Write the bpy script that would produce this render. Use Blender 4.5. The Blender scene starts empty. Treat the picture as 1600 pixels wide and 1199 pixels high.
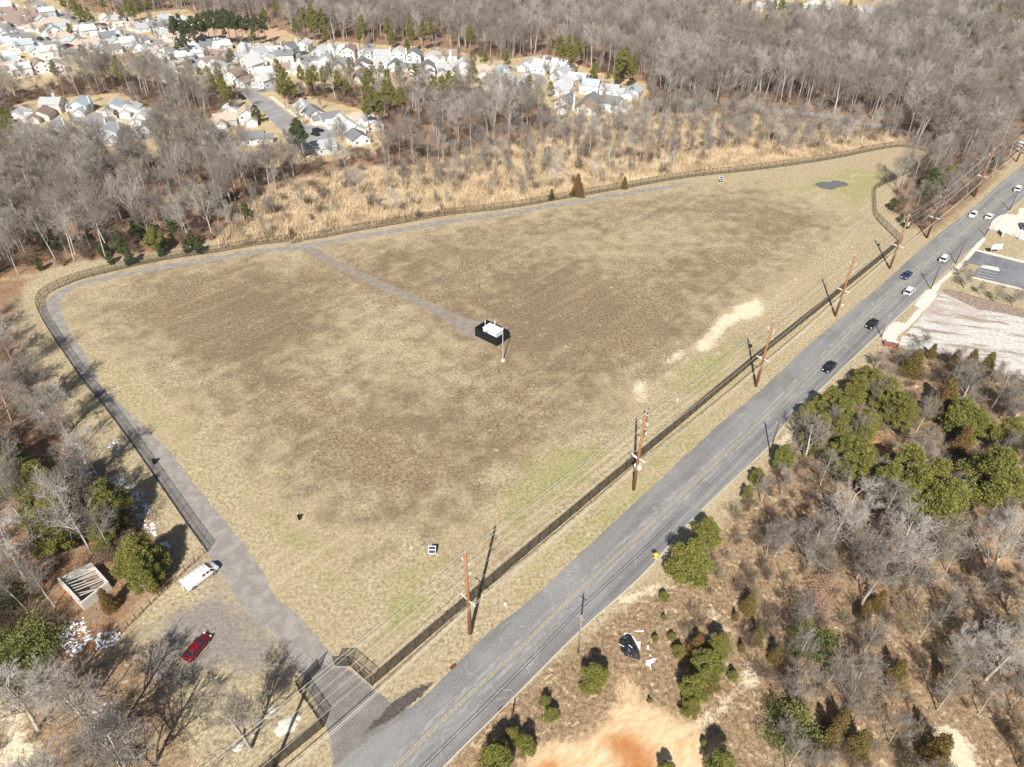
import bpy, math, random
import numpy as np
from mathutils import Vector, Matrix

# ---------------------------------------------------------------- camera, sky, sun, exposure
CAMH = 100.0; F = 1110.0; CX = 800.0; CY = 599.5
TH = math.atan(880.0 / F); ST, CT = math.sin(TH), math.cos(TH)
sc = bpy.context.scene
col = sc.collection
cam = bpy.data.objects.new('camera', bpy.data.cameras.new('camera')); col.objects.link(cam)
cam.data.sensor_width = 36.0; cam.data.lens = F / 1600 * 36
cam.data.clip_start = 1; cam.data.clip_end = 9000
cam.location = (0, 0, CAMH); cam.rotation_euler = (math.pi / 2 - TH, 0, 0)
sc.camera = cam
SUN_EL = math.radians(42.6); SH_AZ = math.radians(9.3)      # shadows fall towards +Y, a little to +X
world = bpy.data.worlds.new("World"); sc.world = world; world.use_nodes = True
wn = world.node_tree; sky = wn.nodes.new('ShaderNodeTexSky'); sky.sky_type = 'NISHITA'; sky.sun_disc = False
sky.sun_elevation = SUN_EL; sky.sun_rotation = math.pi + SH_AZ
bg = wn.nodes['Background']; bg.inputs['Strength'].default_value = 0.05
wn.links.new(sky.outputs[0], bg.inputs['Color'])
sl = bpy.data.lights.new('sun', 'SUN'); sl.energy = 5.0; sl.angle = math.radians(0.5); sl.color = (1, .955, .89)
sun = bpy.data.objects.new('sun', sl); col.objects.link(sun)
d_ = Vector((math.sin(SH_AZ) * math.cos(SUN_EL), math.cos(SH_AZ) * math.cos(SUN_EL), -math.sin(SUN_EL)))
sun.rotation_euler = d_.to_track_quat('-Z', 'Y').to_euler(); sun.location = (-30, -100, 200)
sc.view_settings.view_transform = 'Standard'; sc.view_settings.look = 'None'
sc.view_settings.exposure = 0.53; sc.view_settings.gamma = 1.0
sc.cycles.max_bounces = 5; sc.cycles.transparent_max_bounces = 16

rnd = random.Random(7); nrs = np.random.RandomState(7)

# ---------------------------------------------------------------- survey: picture measurement -> place on the ground
def G(x, y, z=0.0):
    u = (x - CX) / F; v = (y - CY) / F; k = (CAMH - z) / (ST + v * CT)
    return (u * k, k * (CT - v * ST))
def V(x, y, z=0.0, zz=None):
    a = G(x, y, z); return Vector((a[0], a[1], z if zz is None else zz))
def GP(pts): return [G(*p) for p in pts]
def topx(X, Y, Z=0.0):
    zc = Y * CT + (CAMH - Z) * ST
    return CX + F * X / zc, CY + F * ((CAMH - Z) * CT - Y * ST) / zc
def height(base, top):
    by = G(*base)[1]; v = (top[1] - CY) / F
    return CAMH - by * (ST + v * CT) / (CT - v * ST)
def inside(X, Y, poly):
    p = np.asarray(poly, float); n = len(p); r = np.zeros(X.shape, bool)
    for i in range(n):
        x1, y1 = p[i]; x2, y2 = p[(i + 1) % n]
        if y1 == y2: continue
        c = ((Y > min(y1, y2)) & (Y <= max(y1, y2))) & (X < (x2 - x1) * (Y - y1) / (y2 - y1) + x1)
        r ^= c
    return r
def sdf(X, Y, poly):            # positive inside, metres
    p = np.asarray(poly, float); d = np.full(X.shape, 1e9)
    for i in range(len(p)):
        a = p[i]; b = p[(i + 1) % len(p)]; e = b - a; L = max(e @ e, 1e-9)
        t = np.clip(((X - a[0]) * e[0] + (Y - a[1]) * e[1]) / L, 0, 1)
        d = np.minimum(d, np.hypot(X - a[0] - t * e[0], Y - a[1] - t * e[1]))
    return np.where(inside(X, Y, poly), d, -d)
def smooth_line(pts, step=3.0):   # Catmull-Rom through world points
    P = [Vector((p[0], p[1], 0)) for p in pts]; out = []
    for i in range(len(P) - 1):
        p0 = P[max(i - 1, 0)]; p1 = P[i]; p2 = P[i + 1]; p3 = P[min(i + 2, len(P) - 1)]
        n = max(1, int((p2 - p1).length / step))
        for k in range(n):
            t = k / n
            out.append(0.5 * ((2 * p1) + (p2 - p0) * t + (2 * p0 - 5 * p1 + 4 * p2 - p3) * t * t + (3 * p1 - p0 - 3 * p2 + p3) * t ** 3))
    out.append(P[-1]); return [(p.x, p.y) for p in out]

# ---------------------------------------------------------------- objects and tags
def tag(o, label=None, cat=None, group=None, kind=None):
    if label: o['label'] = label
    if cat: o['category'] = cat
    if group: o['group'] = group
    if kind: o['kind'] = kind
    return o
def link(name, me, mat=None, parent=None):
    o = bpy.data.objects.new(name, me); col.objects.link(o)
    if mat is not None:
        for m in (mat if isinstance(mat, (list, tuple)) else [mat]): me.materials.append(m)
    if parent: o.parent = parent
    return o
def empty(name, loc=(0, 0, 0), rz=0):
    o = bpy.data.objects.new(name, None); col.objects.link(o); o.location = loc; o.rotation_euler = (0, 0, rz)
    o.empty_display_size = .5; return o
def copy_tree(o, parent=None):
    c = o.copy(); col.objects.link(c); c.parent = parent
    for ch in list(o.children): copy_tree(ch, c)
    return c
def delete_tree(o):
    for ch in list(o.children): delete_tree(ch)
    bpy.data.objects.remove(o)
class MB:
    def __init__(s): s.v = []; s.f = []; s.m = []; s.n = 0
    def add(s, v, f, m=0):
        v = np.asarray(v, float); s.v.append(v)
        for q in f: s.f.append(tuple(int(i) + s.n for i in q))
        s.m += [m] * len(f); s.n += len(v); return s
    def box(s, c, size, rz=0, m=0, M=None):
        x, y, z = [k / 2 for k in size]
        v = [(-x, -y, -z), (x, -y, -z), (x, y, -z), (-x, y, -z), (-x, -y, z), (x, -y, z), (x, y, z), (-x, y, z)]
        R = Matrix.Translation(c) @ Matrix.Rotation(rz, 4, 'Z')
        if M is not None: R = M @ R
        return s.add([tuple(R @ Vector(p)) for p in v], [(0, 3, 2, 1), (4, 5, 6, 7), (0, 1, 5, 4), (1, 2, 6, 5), (2, 3, 7, 6), (3, 0, 4, 7)], m)
    def tube(s, p0, p1, r0, r1=None, k=8, m=0, cap=True):
        r1 = r0 if r1 is None else r1; p0 = Vector(p0); p1 = Vector(p1); d = (p1 - p0).normalized()
        a = d.orthogonal().normalized(); b = d.cross(a)
        v = [tuple(p + (a * math.cos(t) + b * math.sin(t)) * r) for p, r in ((p0, r0), (p1, r1)) for t in [2 * math.pi * i / k for i in range(k)]]
        f = [(i, (i + 1) % k, k + (i + 1) % k, k + i) for i in range(k)]
        if cap: f += [tuple(range(k))[::-1], tuple(range(k, 2 * k))]
        return s.add(v, f, m)
    def prism(s, poly, z0, z1, m=0):
        n = len(poly); v = [(p[0], p[1], z0) for p in poly] + [(p[0], p[1], z1) for p in poly]
        return s.add(v, [tuple(range(n))[::-1], tuple(range(n, 2 * n))] + [(i, (i + 1) % n, n + (i + 1) % n, n + i) for i in range(n)], m)
    def mesh(s, name, smooth=False):
        me = bpy.data.meshes.new(name); v = np.concatenate(s.v) if s.v else np.zeros((0, 3))
        me.from_pydata([tuple(p) for p in v], [], s.f); me.polygons.foreach_set('material_index', s.m)
        if smooth: me.polygons.foreach_set('use_smooth', [True] * len(s.f))
        me.update(); return me
    def build(s, name, mat, parent=None, smooth=False): return link(name, s.mesh(name, smooth), mat, parent)
def np_mesh(name, v, quads=None, tris=None):
    me = bpy.data.meshes.new(name); v = np.asarray(v, np.float32)
    loops = []; sizes = []
    if quads is not None and len(quads): loops.append(np.asarray(quads).ravel()); sizes += [4] * len(quads)
    if tris is not None and len(tris): loops.append(np.asarray(tris).ravel()); sizes += [3] * len(tris)
    loops = np.concatenate(loops); sizes = np.array(sizes); st = np.concatenate(([0], np.cumsum(sizes)[:-1]))
    me.vertices.add(len(v)); me.vertices.foreach_set('co', v.ravel())
    me.loops.add(len(loops)); me.loops.foreach_set('vertex_index', loops.astype(np.int32))
    me.polygons.add(len(sizes)); me.polygons.foreach_set('loop_start', st.astype(np.int32))
    try: me.polygons.foreach_set('loop_total', sizes.astype(np.int32))
    except Exception: pass
    me.update(calc_edges=True); me.validate(); return me

# ---------------------------------------------------------------- materials
class NT:
    def __init__(s, name, rough=.9, spec=.2):
        s.m = bpy.data.materials.new(name); s.m.use_nodes = True; s.t = s.m.node_tree
        s.b = s.t.nodes['Principled BSDF']; s.b.inputs['Roughness'].default_value = rough
        s.b.inputs['Specular IOR Level'].default_value = spec
        s.tc = None
    def n(s, ty, **kw):
        q = s.t.nodes.new(ty)
        for k, v in kw.items(): setattr(q, k, v)
        return q
    def l(s, a, b): s.t.links.new(a, b)
    def co(s, kind='Object'):
        if s.tc is None: s.tc = s.n('ShaderNodeTexCoord')
        return s.tc.outputs[kind]
    def noise(s, scale, detail=3, rough=.6, vec=None, stretch=None, rot=0, dist=0):
        q = s.n('ShaderNodeTexNoise'); q.inputs['Scale'].default_value = scale
        q.inputs['Detail'].default_value = detail; q.inputs['Roughness'].default_value = rough; q.inputs['Distortion'].default_value = dist
        v = vec if vec is not None else s.co()
        if stretch:
            mp = s.n('ShaderNodeMapping'); mp.inputs['Rotation'].default_value = (0, 0, rot); s.l(v, mp.inputs[0])
            mq = s.n('ShaderNodeMapping'); mq.inputs['Scale'].default_value = stretch; s.l(mp.outputs[0], mq.inputs[0]); v = mq.outputs[0]
        s.l(v, q.inputs['Vector']); return q.outputs['Fac']
    def math(s, op, a, b=0.0, c=0.0, clamp=False):
        q = s.n('ShaderNodeMath', operation=op, use_clamp=clamp)
        for i, x in enumerate((a, b, c)):
            if isinstance(x, (int, float)): q.inputs[i].default_value = x
            else: s.l(x, q.inputs[i])
        return q.outputs[0]
    def step(s, x, lo, hi):
        q = s.n('ShaderNodeMapRange', interpolation_type='SMOOTHSTEP'); s.l(x, q.inputs[0])
        q.inputs[1].default_value = lo; q.inputs[2].default_value = hi; return q.outputs[0]
    def mix(s, f, a, b):
        q = s.n('ShaderNodeMix', data_type='RGBA')
        if isinstance(f, (int, float)): q.inputs[0].default_value = f
        else: s.l(f, q.inputs[0])
        for i, x in ((6, a), (7, b)):
            if isinstance(x, tuple): q.inputs[i].default_value = (*x[:3], 1)
            else: s.l(x, q.inputs[i])
        return q.outputs[2]
    def attr(s, name):
        q = s.n('ShaderNodeAttribute', attribute_name=name); return q.outputs['Fac']
    def base(s, c):
        if isinstance(c, tuple): s.b.inputs['Base Color'].default_value = (*c[:3], 1)
        else: s.l(c, s.b.inputs['Base Color'])
    def bump(s, h, strength=.5, dist=.1):
        q = s.n('ShaderNodeBump'); q.inputs['Strength'].default_value = strength; q.inputs['Distance'].default_value = dist
        s.l(h, q.inputs['Height']); s.l(q.outputs[0], s.b.inputs['Normal'])
def simple(name, c, rough=.7, metal=0, var=.12, scale=2.0, spec=.3):
    t = NT(name, rough, spec); n = t.noise(scale, 4)
    t.base(t.mix(n, tuple(k * (1 - var * 1.5) for k in c), tuple(min(1, k * (1 + var)) for k in c)))
    t.b.inputs['Metallic'].default_value = metal; return t.m
def rand_mat(name, cs, rough=.85, hue_obj=True, scale=.8, trans=0):
    """colour that varies inside the thing and from one thing to the next"""
    t = NT(name, rough, .1); oi = t.n('ShaderNodeObjectInfo')
    n = t.noise(scale, 3); c = t.mix(t.step(n, .35, .65), cs[0], cs[1])
    c = t.mix(t.math('MULTIPLY', oi.outputs['Random'], .75), c, cs[2]); t.base(c)
    return t.m

M = {}
M['bark'] = rand_mat('pale_bark', [(.27, .24, .205), (.48, .44, .39), (.60, .56, .5)], scale=1.5)
M['twig'] = rand_mat('grey_twig', [(.185, .158, .135), (.37, .335, .295), (.35, .30, .25)], scale=.35)
M['twig2'] = rand_mat('white_twig', [(.42, .385, .34), (.56, .52, .47), (.5, .45, .4)], scale=.5)
M['shrubtwig'] = rand_mat('shrub_twig', [(.15, .11, .085), (.29, .225, .175), (.24, .165, .12)], scale=.5)
M['palebrush'] = rand_mat('pale_brush', [(.30, .24, .16), (.42, .34, .23), (.34, .28, .19)], scale=.5)
M['pinebark'] = simple('pine_bark', (.12, .075, .05))
M['pine'] = rand_mat('pine_needles', [(.085, .10, .025), (.29, .285, .07), (.22, .20, .055)], scale=1.6)
M['darkpine'] = rand_mat('dark_needles', [(.06, .08, .03), (.11, .135, .05), (.09, .11, .045)], scale=1.2)
M['cedar'] = rand_mat('cedar_foliage', [(.13, .12, .035), (.22, .175, .06), (.22, .12, .05)], scale=1.5)
M['bush'] = rand_mat('vine_leaves', [(.13, .165, .04), (.23, .25, .07), (.2, .2, .07)], scale=1.0)
M['beech'] = rand_mat('dry_beech_leaves', [(.36, .23, .16), (.50, .36, .27), (.45, .3, .2)], scale=2)
M['straw'] = rand_mat('reed_straw', [(.42, .32, .195), (.70, .56, .385), (.56, .44, .29)], scale=.15)
M['weed'] = rand_mat('dry_weeds', [(.22, .15, .085), (.42, .30, .17), (.3, .22, .13)], scale=.25)
M['white'] = simple('white_paint', (.80, .80, .79), .5, var=.04)
M['siding'] = simple('pale_siding', (.78, .77, .74), .6, var=.05, scale=.6)
M['siding2'] = simple('cream_siding', (.66, .62, .54), .6, var=.05, scale=.6)
M['siding3'] = simple('grey_siding', (.50, .53, .56), .6, var=.05, scale=.6)
M['glass'] = simple('dark_glass', (.02, .025, .03), .08, var=.1, spec=.6)
M['black'] = simple('black_coating', (.012, .012, .013), .5, var=.2)
M['tyre'] = simple('rubber', (.02, .02, .02), .8)
M['rim'] = simple('alloy', (.5, .5, .52), .35, metal=.7)
M['steel'] = simple('galvanised_steel', (.55, .56, .57), .45, metal=.3)
M['polewood'] = simple('treated_pole_wood', (.33, .15, .07), .8, var=.25, scale=1.2)
M['oldwood'] = simple('weathered_pole_wood', (.30, .26, .21), .9, var=.2)
M['darkwood'] = simple('dark_pole_wood', (.13, .075, .05), .9, var=.2)
M['concrete'] = simple('concrete', (.52, .50, .46), .9, var=.12, scale=.7)
M['block'] = simple('block_wall', (.60, .58, .53), .9, var=.2, scale=1.2)
M['cable'] = simple('cable', (.10, .10, .10), .6)
M['cablelit'] = simple('aluminium_cable', (.55, .53, .48), .4)
M['yellow'] = simple('yellow_sign_face', (.85, .62, .02), .5, var=.05)
M['red'] = simple('red_car_paint', (.17, .008, .014), .3, var=.1, spec=.6)
M['lamp_red'] = simple('tail_lamp_glass', (.5, .02, .02), .2)
M['lamp_white'] = simple('head_lamp_glass', (.8, .8, .78), .15)
M['rust'] = simple('rusty_red_steel', (.33, .12, .08), .8, var=.3)
M['solar'] = simple('solar_cells', (.03, .035, .09), .15, var=.2, spec=.7)
for k, c in dict(white=(.78, .78, .78), black=(.015, .016, .02), grey=(.09, .10, .12), silver=(.42, .43, .45), blue=(.03, .05, .13), maroon=(.15, .015, .02)).items():
    M['car_' + k] = simple('car_paint_' + k, c, .25, var=.05, spec=.6)
for k, c in dict(grey=(.40, .41, .42), dark=(.20, .205, .21), light=(.56, .56, .55), brown=(.30, .215, .18), tan=(.50, .39, .31), blue=(.40, .45, .48)).items():
    t = NT('roof_shingle_' + k, .85, .2); n = t.noise(6, 3); n2 = t.noise(.35, 2)
    t.base(t.mix(n2, t.mix(n, tuple(q * .8 for q in c), c), t.mix(n, c, tuple(min(1, q * 1.15) for q in c)))); M['roof_' + k] = t.m
def chainlink(name, wire, pitch=.055, w=.011):
    t = NT(name, .5, .3); t.base(wire)
    uv = t.co('UV'); sp = t.n('ShaderNodeSeparateXYZ'); t.l(uv, sp.inputs[0])
    def band(a):
        q = t.math('FRACT', t.math('DIVIDE', a, pitch)); return t.math('LESS_THAN', q, w / pitch)
    f = t.math('MAXIMUM', band(t.math('ADD', t.math('ADD', sp.outputs[0], sp.outputs[1]), 500.)), band(t.math('ADD', t.math('SUBTRACT', sp.outputs[0], sp.outputs[1]), 500.)))
    tr = t.n('ShaderNodeBsdfTransparent'); mx = t.n('ShaderNodeMixShader'); t.l(f, mx.inputs[0]); t.l(tr.outputs[0], mx.inputs[1]); t.l(t.b.outputs[0], mx.inputs[2])
    t.l(mx.outputs[0], t.t.nodes['Material Output'].inputs[0]); return t.m
M['link'] = chainlink('chain_link', (.02, .02, .02))
M['link2'] = chainlink('chain_link_dense', (.035, .03, .025), .055, .021)

# ---- ground
def ground_mat():
    t = NT('ground_cover', .95, .1)
    fine = t.noise(1.5, 7, .82); fine2 = t.noise(3.2, 5, .8, stretch=(1, .4, 1), rot=.4); mid = t.noise(.2, 6, .68); big = t.noise(.045, 3, .5)
    spot = t.noise(.75, 4, .75, dist=.6)
    def M_(name, lo=.35, hi=.65, k=.45, kf=.5):
        a = t.math('ADD', t.attr(name), t.math('MULTIPLY', t.math('SUBTRACT', mid, .5), k * 1.8))
        a = t.math('ADD', a, t.math('MULTIPLY', t.math('SUBTRACT', fine, .5), kf)); return t.step(a, lo, hi)
    # mown tan grass
    grass = t.mix(t.step(fine, .38, .62), (.21, .165, .092), (.55, .455, .29))
    grass = t.mix(t.step(fine2, .52, .66), grass, (.70, .59, .41))
    grass = t.mix(t.math('MULTIPLY', t.step(big, .4, .6), .35), grass, (.40, .31, .185))
    dark = t.mix(t.step(fine, .38, .63), (.125, .088, .054), (.365, .275, .175)); dark = t.mix(t.math('MULTIPLY', t.step(fine2, .54, .68), .8), dark, (.52, .43, .28))
    dark = t.mix(t.math('MULTIPLY', t.step(big, .38, .6), .5), dark, (.175, .127, .08))
    dark = t.mix(t.math('MULTIPLY', t.step(spot, .60, .70), .6), dark, (.66, .545, .36))
    trk = t.noise(.55, 3, .5, stretch=(.05, 1, 1), rot=-.80)
    grass = t.mix(t.math('MULTIPLY', t.step(trk, .52, .7), .25), grass, (.62, .52, .35)); dark = t.mix(t.math('MULTIPLY', t.step(trk, .52, .7), .2), dark, (.46, .36, .235)); dark = t.mix(t.math('MULTIPLY', t.step(trk, .48, .3), .2), dark, (.2, .14, .085))
    c = t.mix(M_('zd', .1, .85, 1.1, .9), grass, dark)
    gr = t.mix(t.step(fine, .35, .65), (.20, .20, .075), (.44, .40, .19))
    c = t.mix(t.math('MULTIPLY', M_('zg', .3, .75, .8, .7), .9), c, gr)
    marsh = t.mix(t.step(fine, .3, .7), (.36, .265, .15), (.64, .51, .33)); c = t.mix(M_('zm'), c, marsh)
    lit = t.mix(t.step(fine, .33, .66), (.10, .052, .03), (.44, .245, .14))
    lit = t.mix(t.step(mid, .4, .62), lit, t.mix(t.step(fine2, .3, .7), (.19, .13, .085), (.38, .28, .18)))
    c = t.mix(M_('zf', .3, .7, .7, .5), c, lit)
    scrub = t.mix(t.step(fine, .32, .68), (.12, .078, .045), (.46, .33, .20)); scrub = t.mix(t.step(spot, .56, .66), scrub, (.60, .47, .31))
    c = t.mix(M_('zb'), c, scrub)
    lawn = t.mix(t.step(mid, .35, .65), (.42, .31, .175), (.54, .43, .26)); c = t.mix(M_('zl', .4, .6, .3, .2), c, lawn)
    sand = t.mix(t.step(fine, .3, .7), (.62, .50, .34), (.80, .70, .52)); c = t.mix(M_('zs', .3, .8, .8, .9), c, sand)
    clay = t.mix(t.step(t.noise(.9, 5, .7, stretch=(1, .35, 1), rot=.9, dist=1.2), .3, .7), (.58, .38, .20), (.78, .585, .37)); c = t.mix(M_('zc', .35, .65, .35, .25), c, clay)
    rust = t.mix(t.step(fine, .3, .7), (.40, .16, .05), (.54, .25, .09)); c = t.mix(M_('zr', .2, .85, .6, .5), c, rust)
    grav = t.mix(t.step(fine, .3, .7), (.17, .145, .12), (.36, .32, .275)); c = t.mix(M_('zv', .3, .8, .7, .5), c, grav)
    t.base(c); t.bump(t.math('ADD', fine, t.math('MULTIPLY', fine2, .5)), .55, .18); return t.m

NEARX = np.arange(-160, 240, 1.3); xs = np.concatenate((-np.geomspace(1900, 520, 9), np.arange(-510, -160, 3.6), NEARX, np.arange(240, 530, 3.6), np.geomspace(540, 1900, 9)))
ys = np.concatenate((-np.geomspace(500, 20, 6), np.arange(5, 30, 4), np.arange(30, 240, 1.3), np.arange(240, 740, 3.6), np.geomspace(760, 3600, 10)))
GX, GY = np.meshgrid(xs, ys); nx, ny = len(xs), len(ys)
gx, gy = GX.ravel(), GY.ravel()
idx = np.arange(nx * ny).reshape(ny, nx)
quads = np.stack((idx[:-1, :-1], idx[:-1, 1:], idx[1:, 1:], idx[1:, :-1]), -1).reshape(-1, 4)
gme = np_mesh('ground', np.stack((gx, gy, np.zeros_like(gx)), -1), quads)

MARSH = [(335, 392), (360, 330), (430, 292), (500, 275), (560, 262), (620, 272), (690, 250), (760, 238), (820, 218), (880, 190), (960, 182), (1080, 180), (1200, 184), (1330, 200), (1405, 214), (1418, 224), (1375, 229), (1300, 242), (1200, 257), (1075, 271), (960, 290), (800, 321), (620, 347), (550, 357), (478, 372), (400, 382)]
WOOD_N = [(-420, -120), (2100, -120), (2100, 130), (1700, 160), (1612, 200), (1545, 262), (1505, 305), (1446, 352), (1422, 332), (1398, 322), (1398, 296), (1425, 276), (1475, 245), (1420, 222), (1330, 195), (1200, 180), (1080, 178), (960, 180), (870, 196), (800, 222), (740, 238), (650, 262), (560, 258), (470, 280), (390, 318), (350, 372), (230, 398), (130, 408), (60, 424), (0, 440), (-60, 470), (-420, 560)]
WOOD_L = [(-420, 470), (-30, 480), (15, 545), (58, 596), (92, 645), (118, 715), (130, 770), (190, 815), (225, 880), (180, 965), (120, 1010), (60, 1030), (-20, 1050), (-420, 1100)]
WOOD_R = [(1300, 612), (1345, 575), (1420, 560), (1480, 566), (1560, 590), (1640, 605), (2000, 640), (2000, 1350), (1250, 1350), (1200, 1180), (1185, 1060), (1150, 980), (1100, 920), (1110, 850), (1150, 800), (1215, 730), (1262, 660)]
SUB1 = [(-420, -60), (60, -8), (190, 30), (225, 20), (290, 14), (340, 42), (430, 42), (470, 60), (570, 68), (690, 75), (780, 95), (850, 85), (880, 92), (960, 122), (1012, 128), (1015, 150), (1010, 182), (990, 190), (870, 192), (850, 168), (800, 160), (740, 150), (640, 140), (560, 135), (460, 142), (430, 130), (400, 140), (375, 135), (330, 145), (300, 132), (255, 130), (240, 128), (200, 120), (110, 124), (80, 138), (20, 142), (-420, 140)]
SUB2 = [(325, 192), (350, 165), (375, 150), (380, 125), (415, 130), (450, 160), (480, 150), (590, 178), (600, 210), (590, 240), (520, 252), (430, 262), (400, 264), (325, 245)]
SUB3 = [(8, 168), (60, 155), (130, 150), (190, 145), (220, 165), (275, 180), (285, 222), (250, 234), (255, 256), (200, 262), (120, 250), (10, 226)]
SUB4 = [(1150, -8), (1420, -8), (1420, 34), (1370, 46), (1290, 52), (1200, 38), (1150, 30)]
zones = {}
def zone(name, polys, soft=4.0, world_pts=False):
    a = np.full(gx.shape, -1e9)
    for p in polys: a = np.maximum(a, sdf(gx, gy, p if world_pts else GP(p)))
    zones[name] = np.maximum(zones.get(name, 0), np.clip(.5 + a / (2 * soft), 0, 1))
FIELD = [(105, 475), (200, 440), (450, 400), (700, 355), (1000, 304), (1180, 292), (1335, 348), (1290, 385), (1190, 455), (1090, 540), (985, 620), (900, 705), (800, 785), (700, 845), (600, 860), (500, 800), (400, 700), (280, 590), (170, 530)]
zone('zd', [FIELD], 14)
zones['zd'] *= .66
zone('zd', [[(230, 430), (400, 410), (520, 460), (560, 520), (470, 560), (520, 640), (640, 640), (700, 740), (600, 800), (470, 740), (380, 640), (280, 560), (180, 500)]], 17)
zone('zd', [[(780, 400), (1000, 420), (1120, 520), (1000, 590), (860, 560), (760, 600), (720, 500)]], 17)
zones['zd'] *= 1 - .6 * np.clip(.5 + np.maximum(sdf(gx, gy, GP([(560, 470), (640, 500), (740, 540), (700, 600), (560, 590), (480, 560)])), sdf(gx, gy, GP([(820, 380), (980, 350), (1100, 340), (1150, 370), (960, 410)]))) / 24, 0, 1)
zone('zg', [[(850, 690), (960, 700), (900, 770), (800, 830), (760, 800)], [(1060, 560), (1180, 530), (1130, 600), (1020, 640)], [(160, 580), (200, 590), (300, 680), (330, 760), (260, 690)], [(1200, 300), (1330, 262), (1400, 270), (1340, 330), (1300, 300)], [(600, 900), (700, 860), (680, 960), (590, 1000)], [(860, 850), (1120, 620), (1190, 570), (960, 830), (800, 930)], [(110, 440), (250, 400), (200, 410), (70, 440)], [(400, 800), (480, 830), (560, 940), (460, 860)]], 7)
zones['zg'] *= .8
zone('zm', [MARSH], 4)
zone('zf', [WOOD_N, WOOD_L, [(1395, 330), (1400, 290), (1460, 245), (1600, 225), (1545, 290), (1510, 320), (1446, 372)]], 4)
zone('zf', [[(-60, 432), (50, 436), (25, 470), (18, 520), (40, 570), (-60, 600)], [(30, 520), (60, 600), (140, 700), (210, 790), (250, 840), (280, 870), (180, 1000), (120, 1070), (60, 1110), (-40, 1110), (-60, 470)]], 5)  # first patch: reddish litter; its dark tone also paints in tree shadows on grass
zone('zb', [WOOD_R, [(640, 1260), (760, 1120), (900, 1010), (1000, 935), (1080, 900), (1280, 640), (1400, 540), (1700, 600), (1700, 1400), (640, 1400)]], 3)
zone('zb', [[(-60, 1060), (120, 1050), (200, 1010), (260, 1060), (300, 1199), (200, 1400), (-200, 1400)]], 4)
zone('zf', [[(1310, 640), (1400, 650), (1600, 760), (1600, 960), (1400, 980), (1200, 960), (1150, 880), (1240, 760)]], 7)
zone('zl', [SUB1, SUB2, SUB3, SUB4], 4)
zone('zs', [[(1080, 545), (1110, 520), (1130, 492), (1180, 462), (1196, 470), (1190, 492), (1140, 512), (1120, 540), (1098, 552)], [(990, 598), (1012, 598), (1010, 625), (992, 625)], [(1040, 566), (1075, 545), (1060, 560)]], 3.2)
zone('zs', [[(960, 935), (1000, 922), (1040, 916), (1052, 922), (1040, 926), (1000, 930), (975, 950)], [(1100, 934), (1120, 965), (1130, 985), (1108, 962)], [(1450, 1130), (1490, 1130), (1530, 1180), (1540, 1260), (1490, 1260), (1480, 1180)], [(1160, 1010), (1180, 1040), (1185, 1070), (1150, 1090), (1100, 1140), (1080, 1130), (1140, 1085), (1165, 1060)], [(1215, 690), (1300, 610), (1312, 615), (1260, 660), (1222, 700)], [(-40, 1050), (20, 1080), (70, 1199), (30, 1300), (-60, 1300), (10, 1140)]], 1.6)
zone('zc', [[(790, 1300), (815, 1200), (835, 1166), (895, 1157), (940, 1132), (970, 1098), (970, 1060), (985, 1060), (1000, 1098), (1050, 1118), (1085, 1142), (1125, 1165), (1110, 1300)], [(1330, 690), (1370, 690), (1400, 720), (1370, 740)], [(1500, 790), (1560, 840), (1570, 880), (1530, 850)]], 4.5)
zone('zr', [[(942, 1152), (985, 1145), (1010, 1165), (1032, 1199), (1030, 1290), (960, 1290), (965, 1190)], [(835, 1199), (850, 1185), (870, 1190), (865, 1240), (840, 1240)], [(1310, 660), (1400, 680), (1390, 740), (1320, 700)], [(1500, 790), (1575, 830), (1570, 900), (1520, 860)], [(1340, 860), (1420, 880), (1400, 960), (1330, 930)]], 3)
zones['zr'][gx > 40] *= .6
zone('zv', [[(225, 1010), (300, 975), (370, 985), (420, 1000), (400, 1015), (330, 1010), (270, 1050), (235, 1050)], [(300, 890), (350, 880), (360, 900), (330, 920)], [(225, 990), (290, 940), (345, 925), (410, 960), (440, 1010), (450, 1050), (380, 1060), (300, 1045), (240, 1050)]], 6)
def soft_add(name, polys, soft, w):
    a = np.full(gx.shape, -1e9)
    for p in polys: a = np.maximum(a, sdf(gx, gy, GP(p)))
    zones[name] = np.maximum(zones[name], w * np.clip(.5 + a / (2 * soft), 0, 1))
soft_add('zs', [[(960, 660), (1080, 560), (1200, 450), (1300, 375), (1330, 345), (1365, 350), (1330, 400), (1240, 470), (1100, 580), (1000, 680)], [(100, 480), (120, 480), (170, 560), (240, 620), (340, 740), (460, 860), (520, 960), (500, 960), (420, 860), (320, 760), (220, 650), (140, 560)], [(1240, 290), (1340, 268), (1400, 262), (1340, 300)]], 6, .42)
for k, a in zones.items():
    at = gme.attributes.new(k, 'FLOAT', 'POINT'); at.data.foreach_set('value', a.astype(np.float32))
tag(link('ground', gme, ground_mat()), kind='structure')

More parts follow.
